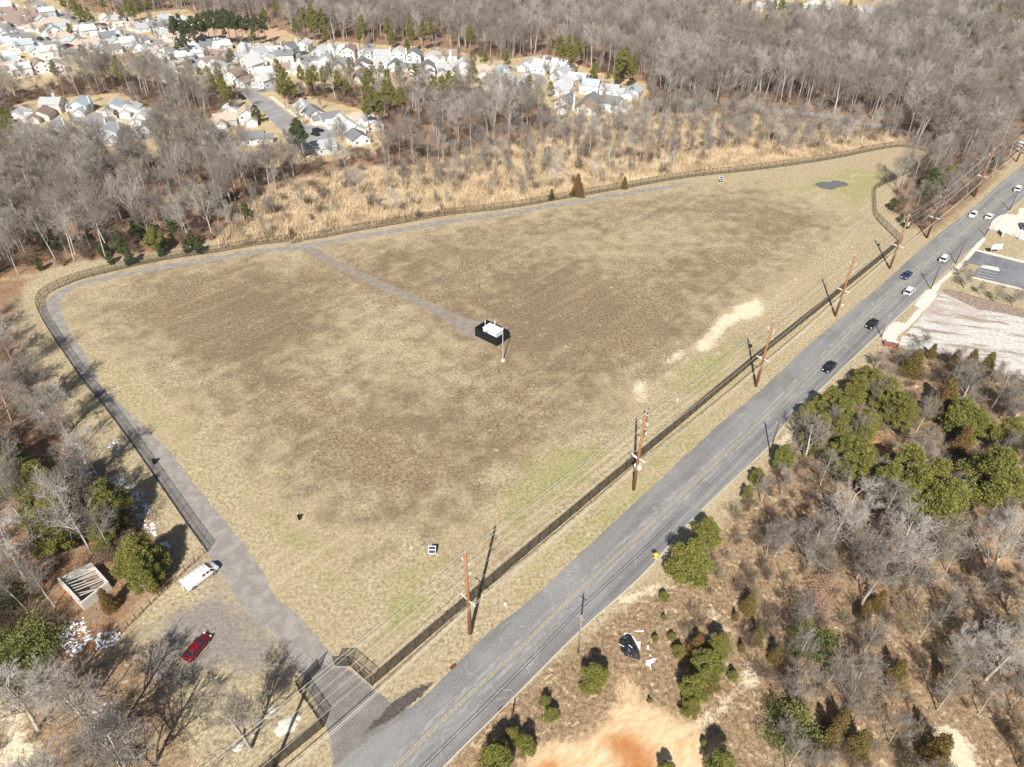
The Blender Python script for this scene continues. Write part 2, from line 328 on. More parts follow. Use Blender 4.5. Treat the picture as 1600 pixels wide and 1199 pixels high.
# ---------------------------------------------------------------- sheets: road, paths, lots
def rag(line, amp, seed):
    r = random.Random(seed); out = []
    for i, (x, y) in enumerate(line):
        out.append((x + r.uniform(-amp, amp), y + r.uniform(-amp, amp)))
    return out
def densify(poly, step=1.5):
    out = []
    for i in range(len(poly)):
        a = poly[i]; b = poly[(i + 1) % len(poly)]; n = max(1, int(math.dist(a, b) / step))
        for k in range(n): out.append((a[0] + (b[0] - a[0]) * k / n, a[1] + (b[1] - a[1]) * k / n))
    return out
def sheet(name, poly, mat, z, amp=.0, step=1.5, kind='structure', label=None, cat=None, thick=None):
    p = densify(poly, step) if amp else poly
    if amp: p = rag(p, amp, len(name) * 7 + len(poly))
    if thick: b = MB(); b.prism(p, 0, z); me = b.mesh(name)
    else:
        me = bpy.data.meshes.new(name); me.from_pydata([(x, y, z) for x, y in p], [], [tuple(range(len(p)))])
    import bmesh
    bm = bmesh.new(); bm.from_mesh(me); bmesh.ops.triangulate(bm, faces=bm.faces[:], ngon_method='EAR_CLIP'); bmesh.ops.recalc_face_normals(bm, faces=bm.faces[:])
    up = [f for f in bm.faces if abs(f.normal.z) > .5 and f.calc_center_median().z > z - .001]
    if up and up[0].normal.z < 0: bmesh.ops.reverse_faces(bm, faces=bm.faces[:])
    bm.to_mesh(me); bm.free()
    o = link(name, me, mat); return tag(o, label, cat, kind=kind)
LEFT = [(470, 1262), (550, 1176), (610, 1131), (657, 1094), (704, 1047), (760, 992), (800, 961), (870, 900), (960, 815), (1015, 765), (1062, 720), (1132, 657), (1197, 602), (1252, 550), (1292, 515), (1375, 447), (1437, 391), (1475, 360), (1525, 322), (1550, 298), (1600, 257), (1660, 208), (1720, 165)]
MIDL = [(560, 1262), (617, 1199), (722, 1097), (800, 1025), (929, 900), (1062, 777), (1197, 650), (1247, 601), (1375, 475), (1500, 367), (1577, 300), (1600, 281), (1675, 218), (1740, 172)]
RIGHT = [(640, 1262), (692, 1197), (800, 1090), (905, 985), (1000, 900), (1070, 822), (1112, 780), (1197, 700), (1227, 660), (1282, 607), (1340, 552), (1407, 490), (1455, 445), (1495, 407), (1535, 372), (1565, 340), (1603, 306), (1690, 228), (1760, 178)]
rl, rc, rr = [smooth_line(GP(x), 2.0) for x in (LEFT, MIDL, RIGHT)]
def asphalt(name, c0, c1, patch=True):
    t = NT(name, .85, .3); f = t.noise(3, 6, .78); m = t.noise(.25, 4, .6, stretch=(.12, 1, 1), rot=-.83); b = t.noise(.08, 3)
    c = t.mix(t.step(f, .3, .7), c0, c1); c = t.mix(t.math('MULTIPLY', t.step(m, .4, .62), .45), c, tuple(k * .7 for k in c0))
    c = t.mix(t.math('MULTIPLY', t.step(b, .45, .6), .3), c, tuple(k * 1.15 for k in c1))
    cr = t.n('ShaderNodeTexVoronoi', feature='DISTANCE_TO_EDGE'); cr.inputs['Scale'].default_value = .16
    wv = t.n('ShaderNodeMix', data_type='VECTOR'); wv.inputs[0].default_value = .25; nz = t.n('ShaderNodeTexNoise'); nz.inputs['Scale'].default_value = .5; t.l(t.co(), nz.inputs[0])
    ad = t.n('ShaderNodeVectorMath', operation='MULTIPLY_ADD'); t.l(nz.outputs['Color'], ad.inputs[0]); ad.inputs[1].default_value = (3, 3, 3); t.l(t.co(), ad.inputs[2]); t.l(ad.outputs[0], cr.inputs['Vector'])
    line = t.math('MULTIPLY', t.math('LESS_THAN', cr.outputs['Distance'], .007), t.step(t.noise(.12, 2), .5, .56))
    if patch: c = t.mix(t.math('MULTIPLY', line, .6), c, (.45, .44, .43))
    t.base(c); t.bump(f, .25, .02); return t.m
M['asphalt'] = asphalt('road_asphalt', (.175, .17, .163), (.295, .287, .275))
M['street'] = asphalt('street_asphalt', (.24, .235, .23), (.34, .33, .32), False)
M['asphalt2'] = asphalt('lot_asphalt', (.13, .13, .14), (.25, .25, .265))
def gravel(name, c0, c1, k=.5):
    t = NT(name, .95, .1); f = t.noise(6, 5, .8); m = t.noise(.5, 4, .6); c = t.mix(t.step(f, .3, .7), c0, c1)
    c = t.mix(t.math('MULTIPLY', t.step(m, .4, .65), k), c, tuple(q * 1.25 for q in c1)); t.base(c); t.bump(f, .5, .06); return t.m
M['gravel'] = gravel('gravel', (.145, .13, .115), (.37, .342, .305), .4)
M['gravel2'] = gravel('brown_gravel', (.155, .13, .105), (.34, .29, .235), .35)
sheet('road', rag(rl, .12, 3) + rr[::-1], M['asphalt'], .03)
def along(line, off):          # world polyline offset to its right
    out = []
    for i, p in enumerate(line):
        a = Vector(line[max(i - 1, 0)]); b = Vector(line[min(i + 1, len(line) - 1)]); d = (b - a).normalized(); out.append((p[0] + d.y * off, p[1] - d.x * off))
    return out
def stripe(name, line, off, w, mat, z, gap=None, label=None):
    a = along(line, off - w / 2); b = along(line, off + w / 2); mb = MB()
    for i in range(len(a) - 1):
        if gap and not gap(i): continue
        mb.add([(a[i][0], a[i][1], z), (b[i][0], b[i][1], z), (b[i + 1][0], b[i + 1][1], z), (a[i + 1][0], a[i + 1][1], z)], [(0, 1, 2, 3)])
    return tag(mb.build(name, mat), kind='structure')
t = NT('worn_yellow_paint', .8); f = t.noise(3, 5, .8); t.base(t.mix(t.step(f, .38, .62), (.27, .25, .21), (.60, .47, .23))); M['ypaint'] = t.m
t = NT('worn_white_paint', .8); f = t.noise(2.5, 5, .8); t.base(t.mix(t.step(f, .38, .62), (.30, .30, .30), (.62, .62, .60))); M['wpaint'] = t.m
t = NT('pale_wheel_wear', .9); f = t.noise(1.5, 5, .8, stretch=(.3, 1, 1), rot=-.83); t.base(t.mix(t.step(f, .4, .62), (.215, .21, .20), (.335, .33, .315))); M['wear'] = t.m
stripe('wear_strip', rc, -.95, .7, M['wear'], .036); stripe('wear_strip', rc, .95, .6, M['wear'], .036)
stripe('yellow_line', rc, -.17, .13, M['ypaint'], .042); stripe('yellow_line', rc, .17, .13, M['ypaint'], .042)
stripe('white_line', rl, .75, .13, M['wpaint'], .042, gap=lambda i: i > 104)
stripe('white_line', rr, -1.6, .13, M['wpaint'], .042, gap=lambda i: i > 118)
# kerb, pavement and concrete aprons on the right side
kb = MB(); kl = along(rr, .12); kr = along(rr, .3)
for i in range(0, 130):
    if 84 < i < 104: continue
    q = [kl[i], kr[i], kr[i + 1], kl[i + 1]]; kb.prism(q, 0, .13)
tag(kb.build('kerb', M['concrete']), kind='structure')
M['palecon'] = simple('pale_concrete', (.66, .62, .54), .9, var=.12, scale=.5)
sheet('pavement', GP([(1383, 541), (1378, 523), (1393, 506), (1400, 503), (1414, 506), (1404, 524), (1394, 538)]), M['palecon'], .05, .1)
sheet('pavement', GP([(1404, 524), (1414, 506), (1436, 482), (1455, 462), (1466, 458), (1459, 470), (1440, 490), (1420, 512)]), M['palecon'], .05, .08)
sheet('pavement', GP([(1428, 477), (1446, 456), (1458, 447), (1472, 437), (1467, 452), (1459, 463), (1441, 483)]), M['palecon'], .056, .1)
sheet('pavement', GP([(1459, 447), (1492, 418), (1503, 408), (1508, 412), (1490, 428), (1470, 444), (1462, 452)]), M['palecon'], .062, .05)
sheet('pavement', GP([(1503, 408), (1523, 384), (1535, 372), (1541, 374), (1527, 390), (1512, 407)]), M['palecon'], .068, .05)
def ruin_lot():
    t = NT('broken_concrete', .9); f = t.noise(1.2, 5, .75); s = t.noise(.35, 5, .7, stretch=(.16, 1, 1), rot=.30, dist=.5); b = t.noise(.06, 3)
    c = t.mix(t.step(f, .3, .7), (.42, .395, .35), (.70, .68, .63)); c = t.mix(t.step(s, .51, .60), c, t.mix(f, (.20, .15, .11), (.44, .37, .30)))
    c = t.mix(t.math('MULTIPLY', t.step(b, .5, .6), .5), c, (.42, .33, .27)); t.base(c); t.bump(s, .4, .05); return t.m
sheet('lot', GP([(1400, 541), (1422, 515), (1458, 474), (1470, 456), (1478, 452), (1500, 462), (1550, 474), (1600, 486), (1700, 506), (1720, 640), (1610, 600), (1560, 580), (1500, 560), (1450, 550), (1415, 546)]), ruin_lot(), .03, .35)
sheet('car_park', GP([(1506, 404), (1520, 391), (1535, 395), (1560, 402), (1600, 412), (1700, 438), (1700, 480), (1600, 453), (1550, 440), (1517, 433), (1527, 420), (1535, 417), (1520, 413), (1508, 411)]), M['asphalt2'], .03, .05)
RUB = 1
b = MB()
for i in range(5):
    p = V(1534 + i * -3.4, 418 + i * 4.0); q = V(1560 + i * -2.6, 424.5 + i * 4.1)
    b.tube(p + Vector((0, 0, .045)), q + Vector((0, 0, .045)), .07, k=4)
for i in range(7):
    p = V(1590 + i * 2, 437 + i * 3); q = V(1604 + i * 2, 430 + i * 3); b.tube(p + Vector((0, 0, .045)), q + Vector((0, 0, .045)), .06, k=4)
tag(b.build('white_line', M['wpaint']), kind='structure')
for pts in ([(1532, 418), (1545, 421), (1562, 424), (1560, 419), (1545, 416), (1535, 415)], [(1519, 391), (1560, 401), (1620, 416), (1620, 413), (1560, 398.5), (1520, 389)], [(1515, 434), (1550, 442), (1620, 459), (1620, 457), (1550, 440), (1517, 432)]):
    sheet('kerb', GP(pts), M['palecon'], .13, thick=True)
sheet('driveway', GP([(1543, 357), (1548, 347), (1560, 338), (1571, 335), (1590, 336), (1592, 326), (1600, 325), (1720, 340), (1720, 402), (1605, 379), (1575, 366)]), M['palecon'], .045, .1)

# gravel path round the field, gate apron and spur
P_OUT = [(520, 1199), (512, 1140), (500, 1108), (482, 1072), (450, 1032), (432, 995), (400, 972), (367, 932), (350, 900), (325, 866), (300, 832), (277, 799), (245, 752), (215, 709), (190, 674), (160, 634), (130, 598), (100, 553), (80, 523), (66, 500), (64, 482), (75, 468), (90, 456), (112, 446), (140, 438), (175, 429), (225, 420), (275, 410), (350, 399), (400, 390), (450, 385), (505, 377), (550, 369), (625, 356), (700, 343), (800, 330), (900, 313), (975, 301), (1030, 292), (1080, 284)]
P_IN = [(640, 1107), (610, 1095), (582, 1076), (545, 1045), (515, 1020), (487, 985), (465, 960), (432, 937), (415, 900), (400, 877), (365, 830), (325, 782), (295, 747), (265, 705), (235, 677), (200, 642), (160, 605), (135, 555), (117, 532), (100, 500), (94, 476), (105, 458), (130, 446), (200, 431), (275, 417), (350, 405), (400, 397), (450, 392), (480, 394), (500, 384), (580, 370), (650, 359), (725, 346), (800, 335), (887, 321), (975, 306), (1030, 297), (1080, 285.5)]
apron = [(660, 1092), (645, 1112), (600, 1140), (560, 1172), (535, 1195), (520, 1215)]
sheet('gravel_path', smooth_line(GP(P_OUT), 2) + smooth_line(GP(P_IN), 2)[::-1] + GP(apron[:-1]), M['gravel'], .018, .13, 1.0)
M['gravel3'] = gravel('dark_gravel', (.105, .092, .083), (.29, .262, .24), .3)
sheet('gravel_apron', GP([(540, 1046), (582, 1078), (612, 1097), (645, 1109), (600, 1141), (560, 1172), (538, 1193), (522, 1196), (514, 1150), (502, 1122), (486, 1078), (470, 1060), (500, 1040)]), M['gravel3'], .0225, .3, 1.0)
SPN = smooth_line(GP([(484, 386), (497, 389), (520, 404), (575, 430), (625, 452), (675, 474), (712, 491), (735, 499), (760, 503), (772, 510)]), 2)
SPS = smooth_line(GP([(470, 392), (482, 397), (500, 407), (550, 431), (600, 455), (650, 477), (682, 492), (705, 511), (727, 525), (744, 528), (768, 540)]), 2)
sheet('gravel_path', SPN + SPS[::-1], M['gravel2'], .024, .16, 1.0)
def soft_sheet(name, poly, c0, c1, z, soft=1.2, rough=.9, step=.45, sc_=3.0, amp=1.3):
    """a patch whose rim frays into what lies below: fine grid, coverage fades with the distance to the outline"""
    W = GP(poly); x0 = min(p[0] for p in W) - soft; x1 = max(p[0] for p in W) + soft; y0 = min(p[1] for p in W) - soft; y1 = max(p[1] for p in W) + soft
    X, Y = np.meshgrid(np.arange(x0, x1, step), np.arange(y0, y1, step)); n_, m_ = X.shape; q = np.arange(n_ * m_).reshape(n_, m_)
    me = np_mesh(name, np.stack((X.ravel(), Y.ravel(), np.full(X.size, z)), -1), np.stack((q[:-1, :-1], q[:-1, 1:], q[1:, 1:], q[1:, :-1]), -1).reshape(-1, 4))
    a = me.attributes.new('cover', 'FLOAT', 'POINT'); a.data.foreach_set('value', np.clip(.5 + sdf(X.ravel(), Y.ravel(), W) / (2 * soft), 0, 1).astype(np.float32))
    g = NT(name, rough, .3); f = g.noise(sc_, 6, .8); g.base(g.mix(g.step(f, .35, .65), c0, c1))
    al = g.step(g.math('ADD', g.attr('cover'), g.math('MULTIPLY', g.math('SUBTRACT', g.noise(1.3, 5, .75), .5), amp)), .35, .7); g.l(al, g.b.inputs['Alpha'])
    return tag(link(name, me, g.m), kind='structure')
soft_sheet('damp_gravel', [(622, 1092), (640, 1080), (657, 1072), (674, 1068), (664, 1082), (648, 1096), (628, 1112), (606, 1127), (588, 1136), (566, 1148), (590, 1124), (604, 1108)], (.045, .038, .033), (.14, .12, .105), .027, .8)
soft_sheet('puddle', [(1272, 288), (1284, 284), (1297, 285), (1303, 282), (1320, 285), (1326, 290), (1308, 293), (1298, 297), (1282, 294)], (.13, .13, .135), (.17, .17, .175), .02, 1.6, .12, .8, .3, .5)
soft_sheet('rubble_strip', [(1472, 456), (1482, 452), (1510, 460), (1550, 471), (1600, 484), (1700, 505), (1700, 516), (1600, 497), (1560, 488), (1530, 484), (1500, 470)], (.17, .12, .085), (.40, .31, .24), .045, 1.2, .95, .6, 1.2)
# suburb streets
for i, pts in enumerate([
    [(-120, 0), (0, 34), (60, 56), (112, 74), (140, 82), (140, 90), (105, 86), (60, 66), (0, 44), (-120, 10)],
    [(60, 0), (95, 18), (140, 34), (190, 46), (230, 58), (262, 68), (262, 74), (225, 67), (185, 54), (130, 40), (85, 24), (40, 2)],
    [(300, 92), (318, 84), (345, 83), (350, 87), (325, 92), (310, 102), (300, 118), (282, 120), (286, 103)],
    [(372, 140), (395, 138), (430, 135), (430, 141), (400, 145), (420, 155), (455, 182), (470, 195), (520, 200), (528, 210), (508, 235), (470, 240), (440, 205), (405, 170), (380, 150)],
    [(120, 182), (150, 177), (175, 180), (180, 190), (200, 200), (235, 208), (235, 218), (190, 216), (150, 208), (108, 190)],
    [(430, 100), (460, 88), (490, 86), (520, 92), (500, 100), (455, 106)],
    [(620, 105), (640, 96), (670, 97), (668, 104), (640, 110)],
    [(800, 106), (825, 108), (845, 116), (856, 128), (846, 134), (835, 120), (815, 112), (795, 112)], [(1070, 158), (1140, 160), (1200, 168), (1290, 178), (1390, 198), (1470, 214), (1470, 217), (1380, 202), (1280, 183), (1200, 173), (1130, 165), (1070, 162)]]):
    sheet('street', GP(pts), M['street'], .05, .1, 4)
for pts in [[(0, 45), (60, 67), (130, 94), (130, 97), (55, 70), (0, 48)], [(0, 31), (60, 53), (112, 71), (112, 69), (60, 50), (0, 28)], [(150, 176), (178, 179), (182, 189), (235, 207), (236, 205), (186, 187), (182, 177), (150, 173)], [(420, 152), (458, 180), (473, 193), (474, 191), (462, 179), (425, 150)]]:
    sheet('pavement', GP(pts), M['palecon'], .07)
sheet('clay_clearing', GP([(288, 57), (330, 47), (400, 43), (450, 48), (440, 62), (380, 60), (320, 62)]), simple('bare_clay', (.55, .36, .24), .95, var=.15, scale=.1), .03, .8, 4)
# snow lying in the shade of the left wood
t = NT('old_snow', .6, .3); t.base(t.mix(t.noise(3, 4), (.80, .84, .90), (.90, .92, .95))); M['snow'] = t.m
b = MB(); sr = random.Random(5)
for poly, n in (([(150, 745), (185, 740), (225, 770), (238, 800), (215, 815), (195, 800), (165, 770)], 110), ([(85, 700), (120, 690), (150, 740), (120, 745)], 25), ([(40, 612), (55, 620), (75, 660), (60, 650)], 30), ([(85, 980), (130, 965), (145, 1000), (115, 1028), (95, 1010)], 75), ([(150, 990), (190, 985), (180, 1010), (150, 1015)], 35), ([(165, 690), (185, 688), (188, 702), (170, 702)], 15), ([(145, 1100), (180, 1095), (190, 1150), (168, 1170), (150, 1130)], 75), ([(228, 832), (240, 815), (245, 838)], 12), ([(250, 850), (262, 845), (266, 858)], 10), ([(1380, 722), (1400, 720), (1395, 745), (1362, 760), (1350, 770), (1345, 755)], 40), ([(1105, 995), (1118, 990), (1120, 1005)], 10), ([(205, 800), (240, 815), (235, 830), (210, 825)], 12)):
    W = GP(poly); x0 = min(p[0] for p in W); x1 = max(p[0] for p in W); y0 = min(p[1] for p in W); y1 = max(p[1] for p in W); k = 0; n = int(n * 2.6)
    while k < n:
        x, y = sr.uniform(x0, x1), sr.uniform(y0, y1)
        if not inside(np.array([x]), np.array([y]), W)[0]: continue
        k += 1; r = sr.uniform(.08, .4); a0 = sr.uniform(0, 6); m_ = 9; e = sr.uniform(.22, .8)
        ring = []
        for j in range(m_):
            q = r * sr.uniform(.5, 1.15); an = j / m_ * 6.283; px_, py_ = q * math.cos(an), q * e * math.sin(an); ring.append((x + px_ * math.cos(a0) - py_ * math.sin(a0), y + px_ * math.sin(a0) + py_ * math.cos(a0), .01))
        b.add(ring + [(x, y, .09)], [(j, (j + 1) % m_, m_) for j in range(m_)])
tag(b.build('snow', M['snow']), 'patches of old snow in the shade of the woods', 'snow', kind='stuff')
# ---------------------------------------------------------------- fences
def panel_fence(name, line, h, label, cat='fence', group=None, post_step=3.0, mat='link', post='black', pr=.045, rails=(1.0, .06), parent=None, min_posts=True):
    L = [Vector((p[0], p[1], 0)) for p in line]; cum = [0]
    for i in range(1, len(L)): cum.append(cum[-1] + (L[i] - L[i - 1]).length)
    def at(s):
        for i in range(1, len(L)):
            if s <= cum[i] or i == len(L) - 1:
                return L[i - 1].lerp(L[i], min(1, (s - cum[i - 1]) / max(1e-6, cum[i] - cum[i - 1])))
    root = empty(name, L[0]); tag(root, label, cat, group)
    o = -L[0]; n = max(1, round(cum[-1] / post_step)); pts = [at(cum[-1] * i / n) for i in range(n + 1)]
    v = []; uv = []; f = []; s = 0
    for i, p in enumerate(pts):
        if i: s += (pts[i] - pts[i - 1]).length
        q = p + o; v += [(q.x, q.y, .05), (q.x, q.y, h)]; uv += [(s, 0), (s, h)]
        if i: k = 2 * i; f.append((k - 2, k, k + 1, k - 1))
    me = bpy.data.meshes.new('mesh_panel'); me.from_pydata(v, [], f); ul = me.uv_layers.new()
    for lp in me.loops: ul.data[lp.index].uv = uv[lp.vertex_index]
    link('mesh_panel', me, M[mat], root)
    for r in rails:
        rb = MB()
        for i in range(1, len(pts)): rb.tube(pts[i - 1] + o + Vector((0, 0, h * r)), pts[i] + o + Vector((0, 0, h * r)), pr * .75, k=5, cap=False)
        rb.build('rail', M[post], root)
    pb = MB(); pb.tube((0, 0, 0), (0, 0, h + .08), pr, k=6); pb.tube((0, 0, h + .08), (0, 0, h + .14), pr * 1.3, .01, k=6)
    pm = pb.mesh('post'); pm.materials.append(M[post])
    order = sorted(range(len(pts)), key=lambda i: pts[i].length + 0 * i); keep = set(order[:96]); rest = MB()
    for i, p in enumerate(pts):
        if i in keep: q = link('post', pm, None, root); q.location = p + o
        else: rest.tube(p + o, p + o + Vector((0, 0, h + .1)), pr, k=5)
    if rest.n: tag(rest.build('far_posts', M[post], root), kind='stuff')
    return root
FH = 2.4
fr = [(582, 1072), (800, 885.5), (1137, 601), (1200, 548), (1300, 468), (1407, 381)]
panel_fence('chain_link_fence', smooth_line(GP(fr), 4), FH, 'long straight dark chain link fence between field and road', group='dark chain link fences round the field', mat='link2', post_step=2.8)
fl = [(325, 864), (300, 830), (277, 797), (245, 750), (215, 707), (190, 672), (160, 632), (130, 596), (100, 552), (80, 522), (64, 495), (60, 480), (66, 466), (80, 456), (107, 444), (132, 435), (162, 428), (225, 413), (275, 404), (350, 393), (400, 384), (452, 378)]
panel_fence('chain_link_fence', smooth_line(GP(fl), 2.5), FH, 'curved dark chain link fence along the gravel path at the left', group='dark chain link fences round the field', post_step=3, rails=(1.0, .5, .05))
fn = [(476, 376), (505, 372), (550, 363), (625, 350), (700, 337), (800, 325), (900, 308), (975, 295), (1075, 278), (1200, 264), (1300, 249), (1375, 234), (1415, 230), (1460, 240), (1420, 271), (1390, 284), (1364, 298), (1366, 340), (1385, 360), (1407, 381)]
panel_fence('chain_link_fence', smooth_line(GP(fn[:-6]), 3) + GP(fn[-6:]), FH, 'far dark chain link fence in front of the golden reeds', group='dark chain link fences round the field', post_step=3.2)
fb = [(506, 1136), (455, 1178), (400, 1222), (330, 1280)]
panel_fence('chain_link_fence', GP(fb), FH, 'short dark chain link fence left of the entrance, leaving the photo at the bottom', group='dark chain link fences round the field', mat='link2', post_step=2.8)
for a, bb, lab in (((582, 1072), (547, 1041), 'right return panel of the fence'), ((506, 1136), (467, 1080), 'left return panel of the fence')):
    panel_fence('fence_return', GP([a, bb]), 2.7, lab + ' standing at the gravel entrance', post_step=2.6, pr=.06, rails=(1, .5, .05))
for a, bb, lab in (((547, 1041), (524, 1041), 'half open dark entrance gate leaf beside the field grass'), ((467, 1080), (500, 1046), 'open dark entrance gate leaf beside the tree shadow')):
    panel_fence('entrance_gate', GP([a, bb]), 2.7, lab, 'gate', 'entrance gate leaves', post_step=5, pr=.06, rails=(1, .5, .05), mat='link2')
panel_fence('path_gate', GP([(456, 381), (472, 378)]), 2.6, 'small dark double gate where the spur path meets the far fence', 'gate', post_step=2.4, pr=.07, rails=(1, .05))
# brown rail fence behind the van
a = [V(*p) for p in ((320, 866), (290, 893), (262, 920), (236, 945), (213, 968), (190, 990), (168, 1003), (150, 1020))]
root = empty('rail_fence', a[0]); tag(root, 'low brown rail fence running down left behind the white van', 'fence')
cumulative = []
for i in range(len(a) - 1):
    n = 2
    for k in range(n): cumulative.append(a[i].lerp(a[i + 1], k / n))
cumulative.append(a[-1])
M['railbrown'] = simple('rusted_rail', (.30, .17, .10), .8)
for h in (1.35, .2):
    b = MB()
    for i in range(len(cumulative) - 1): b.tube(cumulative[i] - a[0] + Vector((0, 0, h)), cumulative[i + 1] - a[0] + Vector((0, 0, h)), .045, k=5, cap=False)
    b.build('rail', M['railbrown'], root)
pb = MB(); pb.tube((0, 0, 0), (0, 0, 1.4), .06, k=6); pm = pb.mesh('post'); pm.materials.append(M['black'])
for p in cumulative: q = link('post', pm, None, root); q.location = p - a[0]

# ---------------------------------------------------------------- utility poles and their cables
POLES = [((400, 1300), None, 19.6), ((735, 990), (728, 864), 0), ((990, 765), (1006, 648), 0), ((1181, 604), (1207, 503), 0), ((1305, 494), (1331, 400), 0), ((1390, 420), (1418, 337), 0), ((1448, 372), (1473, 298), 0), ((1522, 308), (1551, 233), 0), ((1588, 253), None, 15.5)]
plab = ['tall brown utility pole by the bottom fence', 'tall orange brown utility pole nearest the camera, over the road fence', 'tall brown utility pole with white equipment box, second nearest',
        'tall brown utility pole with transformer beside the pale sand patches', 'slim brown utility pole between the sand patch and the bend of the fence', 'brown utility pole at the corner where the road fence ends',
        'dark utility pole at the near tip of the roadside grove', 'red brown utility pole on the verge beside the roadside grove', 'farthest brown utility pole beside the road at the right edge']
tops = []; fx, fy = GP([(735, 990), (1305, 494)]); road_dir = (Vector(fy) - Vector(fx)).normalized(); rz = math.atan2(road_dir.y, road_dir.x)
for i, (bs, tp, h) in enumerate(POLES):
    if tp: h = height(bs, tp)
    p = V(*bs)
    if i == 0: p = V(735, 990) - Vector((road_dir.x, road_dir.y, 0)) * 40.5 + Vector((1.5, 0, 0))
    wood = M['darkwood'] if i in (6,) else M['polewood']
    r = empty('utility_pole', p, rz); tag(r, plab[i], 'utility pole', 'brown utility poles along the road fence')
    b = MB(); b.tube((0, 0, 0), (0, 0, h), .32, .2, k=12); b.build('pole', wood, r, True)
    ca = h * .44
    b = MB(); b.box((0, 0, ca), (.12, 3.1, .14)); b.tube((0, .7, ca), (0, .1, ca - .7), .025, k=5); b.build('crossarm', M['white'] if i != 0 else M['steel'], r)
    ins = MB()
    for (hh, yy) in ((h - 2.0, .75), (h - 2.0, -.75), (h - 4.1, -.8)):
        arm = MB(); arm.tube((0, 0, hh - .25), (0, yy, hh), .045, k=6); arm.build('insulator_arm', M['steel'], r)
        ib = MB()
        for k in range(4): ib.tube((0, yy, hh + .07 * k), (0, yy, hh + .07 * k + .05), .1 - .012 * k, .07, k=8)
        ib.build('insulator', M['white'], r)
    ib = MB(); ib.tube((0, 0, h), (0, 0, h + .35), .08, .05, k=8); ib.build('insulator', M['white'], r)
    for yy in (1.45, -1.45, .8):
        ib = MB(); ib.tube((0, yy, ca + .07), (0, yy, ca + .3), .07, .05, k=6); ib.build('insulator', M['white'], r)
    if i == 2:
        b = MB(); b.box((.1, -.45, ca - 2.3), (.5, .55, .8)); b.box((.1, .42, ca - 2.2), (.4, .4, .6)); b.build('equipment_box', M['white'], r)
        b = MB(); b.box((.1, .5, ca - .35), (.12, 1.6, .12)); b.build('bracket', M['white'], r)
    if i in (3, 5):
        b = MB(); b.tube((.1, -.55, h - 2.9), (.1, -.55, h - 1.9), .27, k=12); b.tube((.1, -.55, h - 1.9), (.1, -.55, h - 1.75), .08, .05, k=6); b.build('transformer', M['steel'], r)
    tops.append((p, h, ca))
tops = [tops[0]] + tops[1:]
tops.insert(0, (tops[0][0] - Vector((road_dir.x, road_dir.y, 0)) * 42, 19.6, 8.6)); tops.append((V(1640, 205), 15.5, 6.8))
nrm = Vector((-road_dir.y, road_dir.x, 0))
def cable(name, pts, r, mat, label, sag=.022, group=None, k=4):
    b = MB()
    for i in range(len(pts) - 1):
        a_, c_ = Vector(pts[i]), Vector(pts[i + 1]); L = (c_ - a_).length; pv = a_; n = 10
        for j in range(1, n + 1):
            t_ = j / n; q = a_.lerp(c_, t_) - Vector((0, 0, 4 * L * sag * t_ * (1 - t_))); b.tube(pv, q, r, k=k, cap=False); pv = q
    return tag(b.build(name, mat), label, 'cable', group)
g_ = 'overhead cables strung on the brown poles'
for off, dz, which, lab, m_, r_ in ((0, .35, 'h', 'topmost bright overhead cable running over the pole tips', 'cablelit', .028), (.75, -1.75, 'h', 'overhead cable on the field side arms below the pole tips', 'cablelit', .026), (-.75, -1.75, 'h', 'overhead cable on the road side upper arms', 'cablelit', .026),
                                (-.8, -3.85, 'h', 'overhead cable on the road side lower arms', 'cablelit', .024), (1.45, .3, 'c', 'overhead cable on the field end of the white crossarms', 'cablelit', .028), (-1.45, .3, 'c', 'overhead cable on the road end of the white crossarms', 'cablelit', .034), (-.35, -1.3, 'c', 'thick pale low cable under the white crossarms', 'palecon', .045)):
    pts = [p + nrm * off + Vector((0, 0, (h if which == 'h' else c) + dz)) for p, h, c in tops]
    cable('overhead_cable', pts, r_, M[m_], lab, .012, g_)
# thin grey pole behind the second pole
p = V(1006, 684); hh = height((1006, 684), (1009, 637)); r = empty('slim_post', p); tag(r, 'slim dark post with white steps just inside the road fence', 'post')
b = MB(); b.tube((0, 0, 0), (0, 0, hh), .12, .1, k=8); b.build('post', M['darkwood'], r)
for q in (.3, .5, .75, .9):
    b = MB(); b.box((0, 0, hh * q), (.34, .26, .16)); b.build('bracket', M['white'], r)
# small poles on the far side of the road
SP = [((903, 1019), (909, 961), 'pale old telephone pole beside the black tarpaulin', 'oldwood'), ((1203, 706), (1213, 657), 'dark telephone pole beside the road opposite the sand patch', 'darkwood'), ((1377, 527), (1393, 489), 'thin grey telephone pole at the mouth of the broken concrete lot', 'oldwood'),
      ((1454, 452), (1473, 410), 'dark telephone pole between the broken lot and the car park', 'darkwood'), ((1493, 412), (1503, 385), 'thin dark post on the pavement before the car park entrance', 'darkwood'), ((1539, 369), (1548, 345), 'short dark post on the verge opposite the grove', 'darkwood'), ((1577, 329), (1592, 299), 'dark telephone pole beside the pale drive at the right edge', 'darkwood'), ((800, 1122), (803, 1108), 'short dark marker post by the road at the bottom', 'darkwood'), ((1590, 374), (1571, 358), 'bent light column on the pale drive', 'steel')]
st = []
for bs, tp, lab, m_ in SP:
    h = height(bs, (bs[0], tp[1])); r = empty('roadside_pole', V(*bs), rz); tag(r, lab, 'pole', 'smaller poles on the far side of the road')
    b = MB(); b.tube((0, 0, 0), (0, 0, h), .15, .11, k=10); b.build('pole', M[m_], r, True)
    if h > 6.5: b = MB(); b.box((0, 0, h - .8), (.1, 1.2, .1)); b.build('crossarm', M['steel'], r); st.append((V(*bs), h))
st.sort(key=lambda q: q[0].y)
bd = Vector((road_dir.x, road_dir.y, 0))
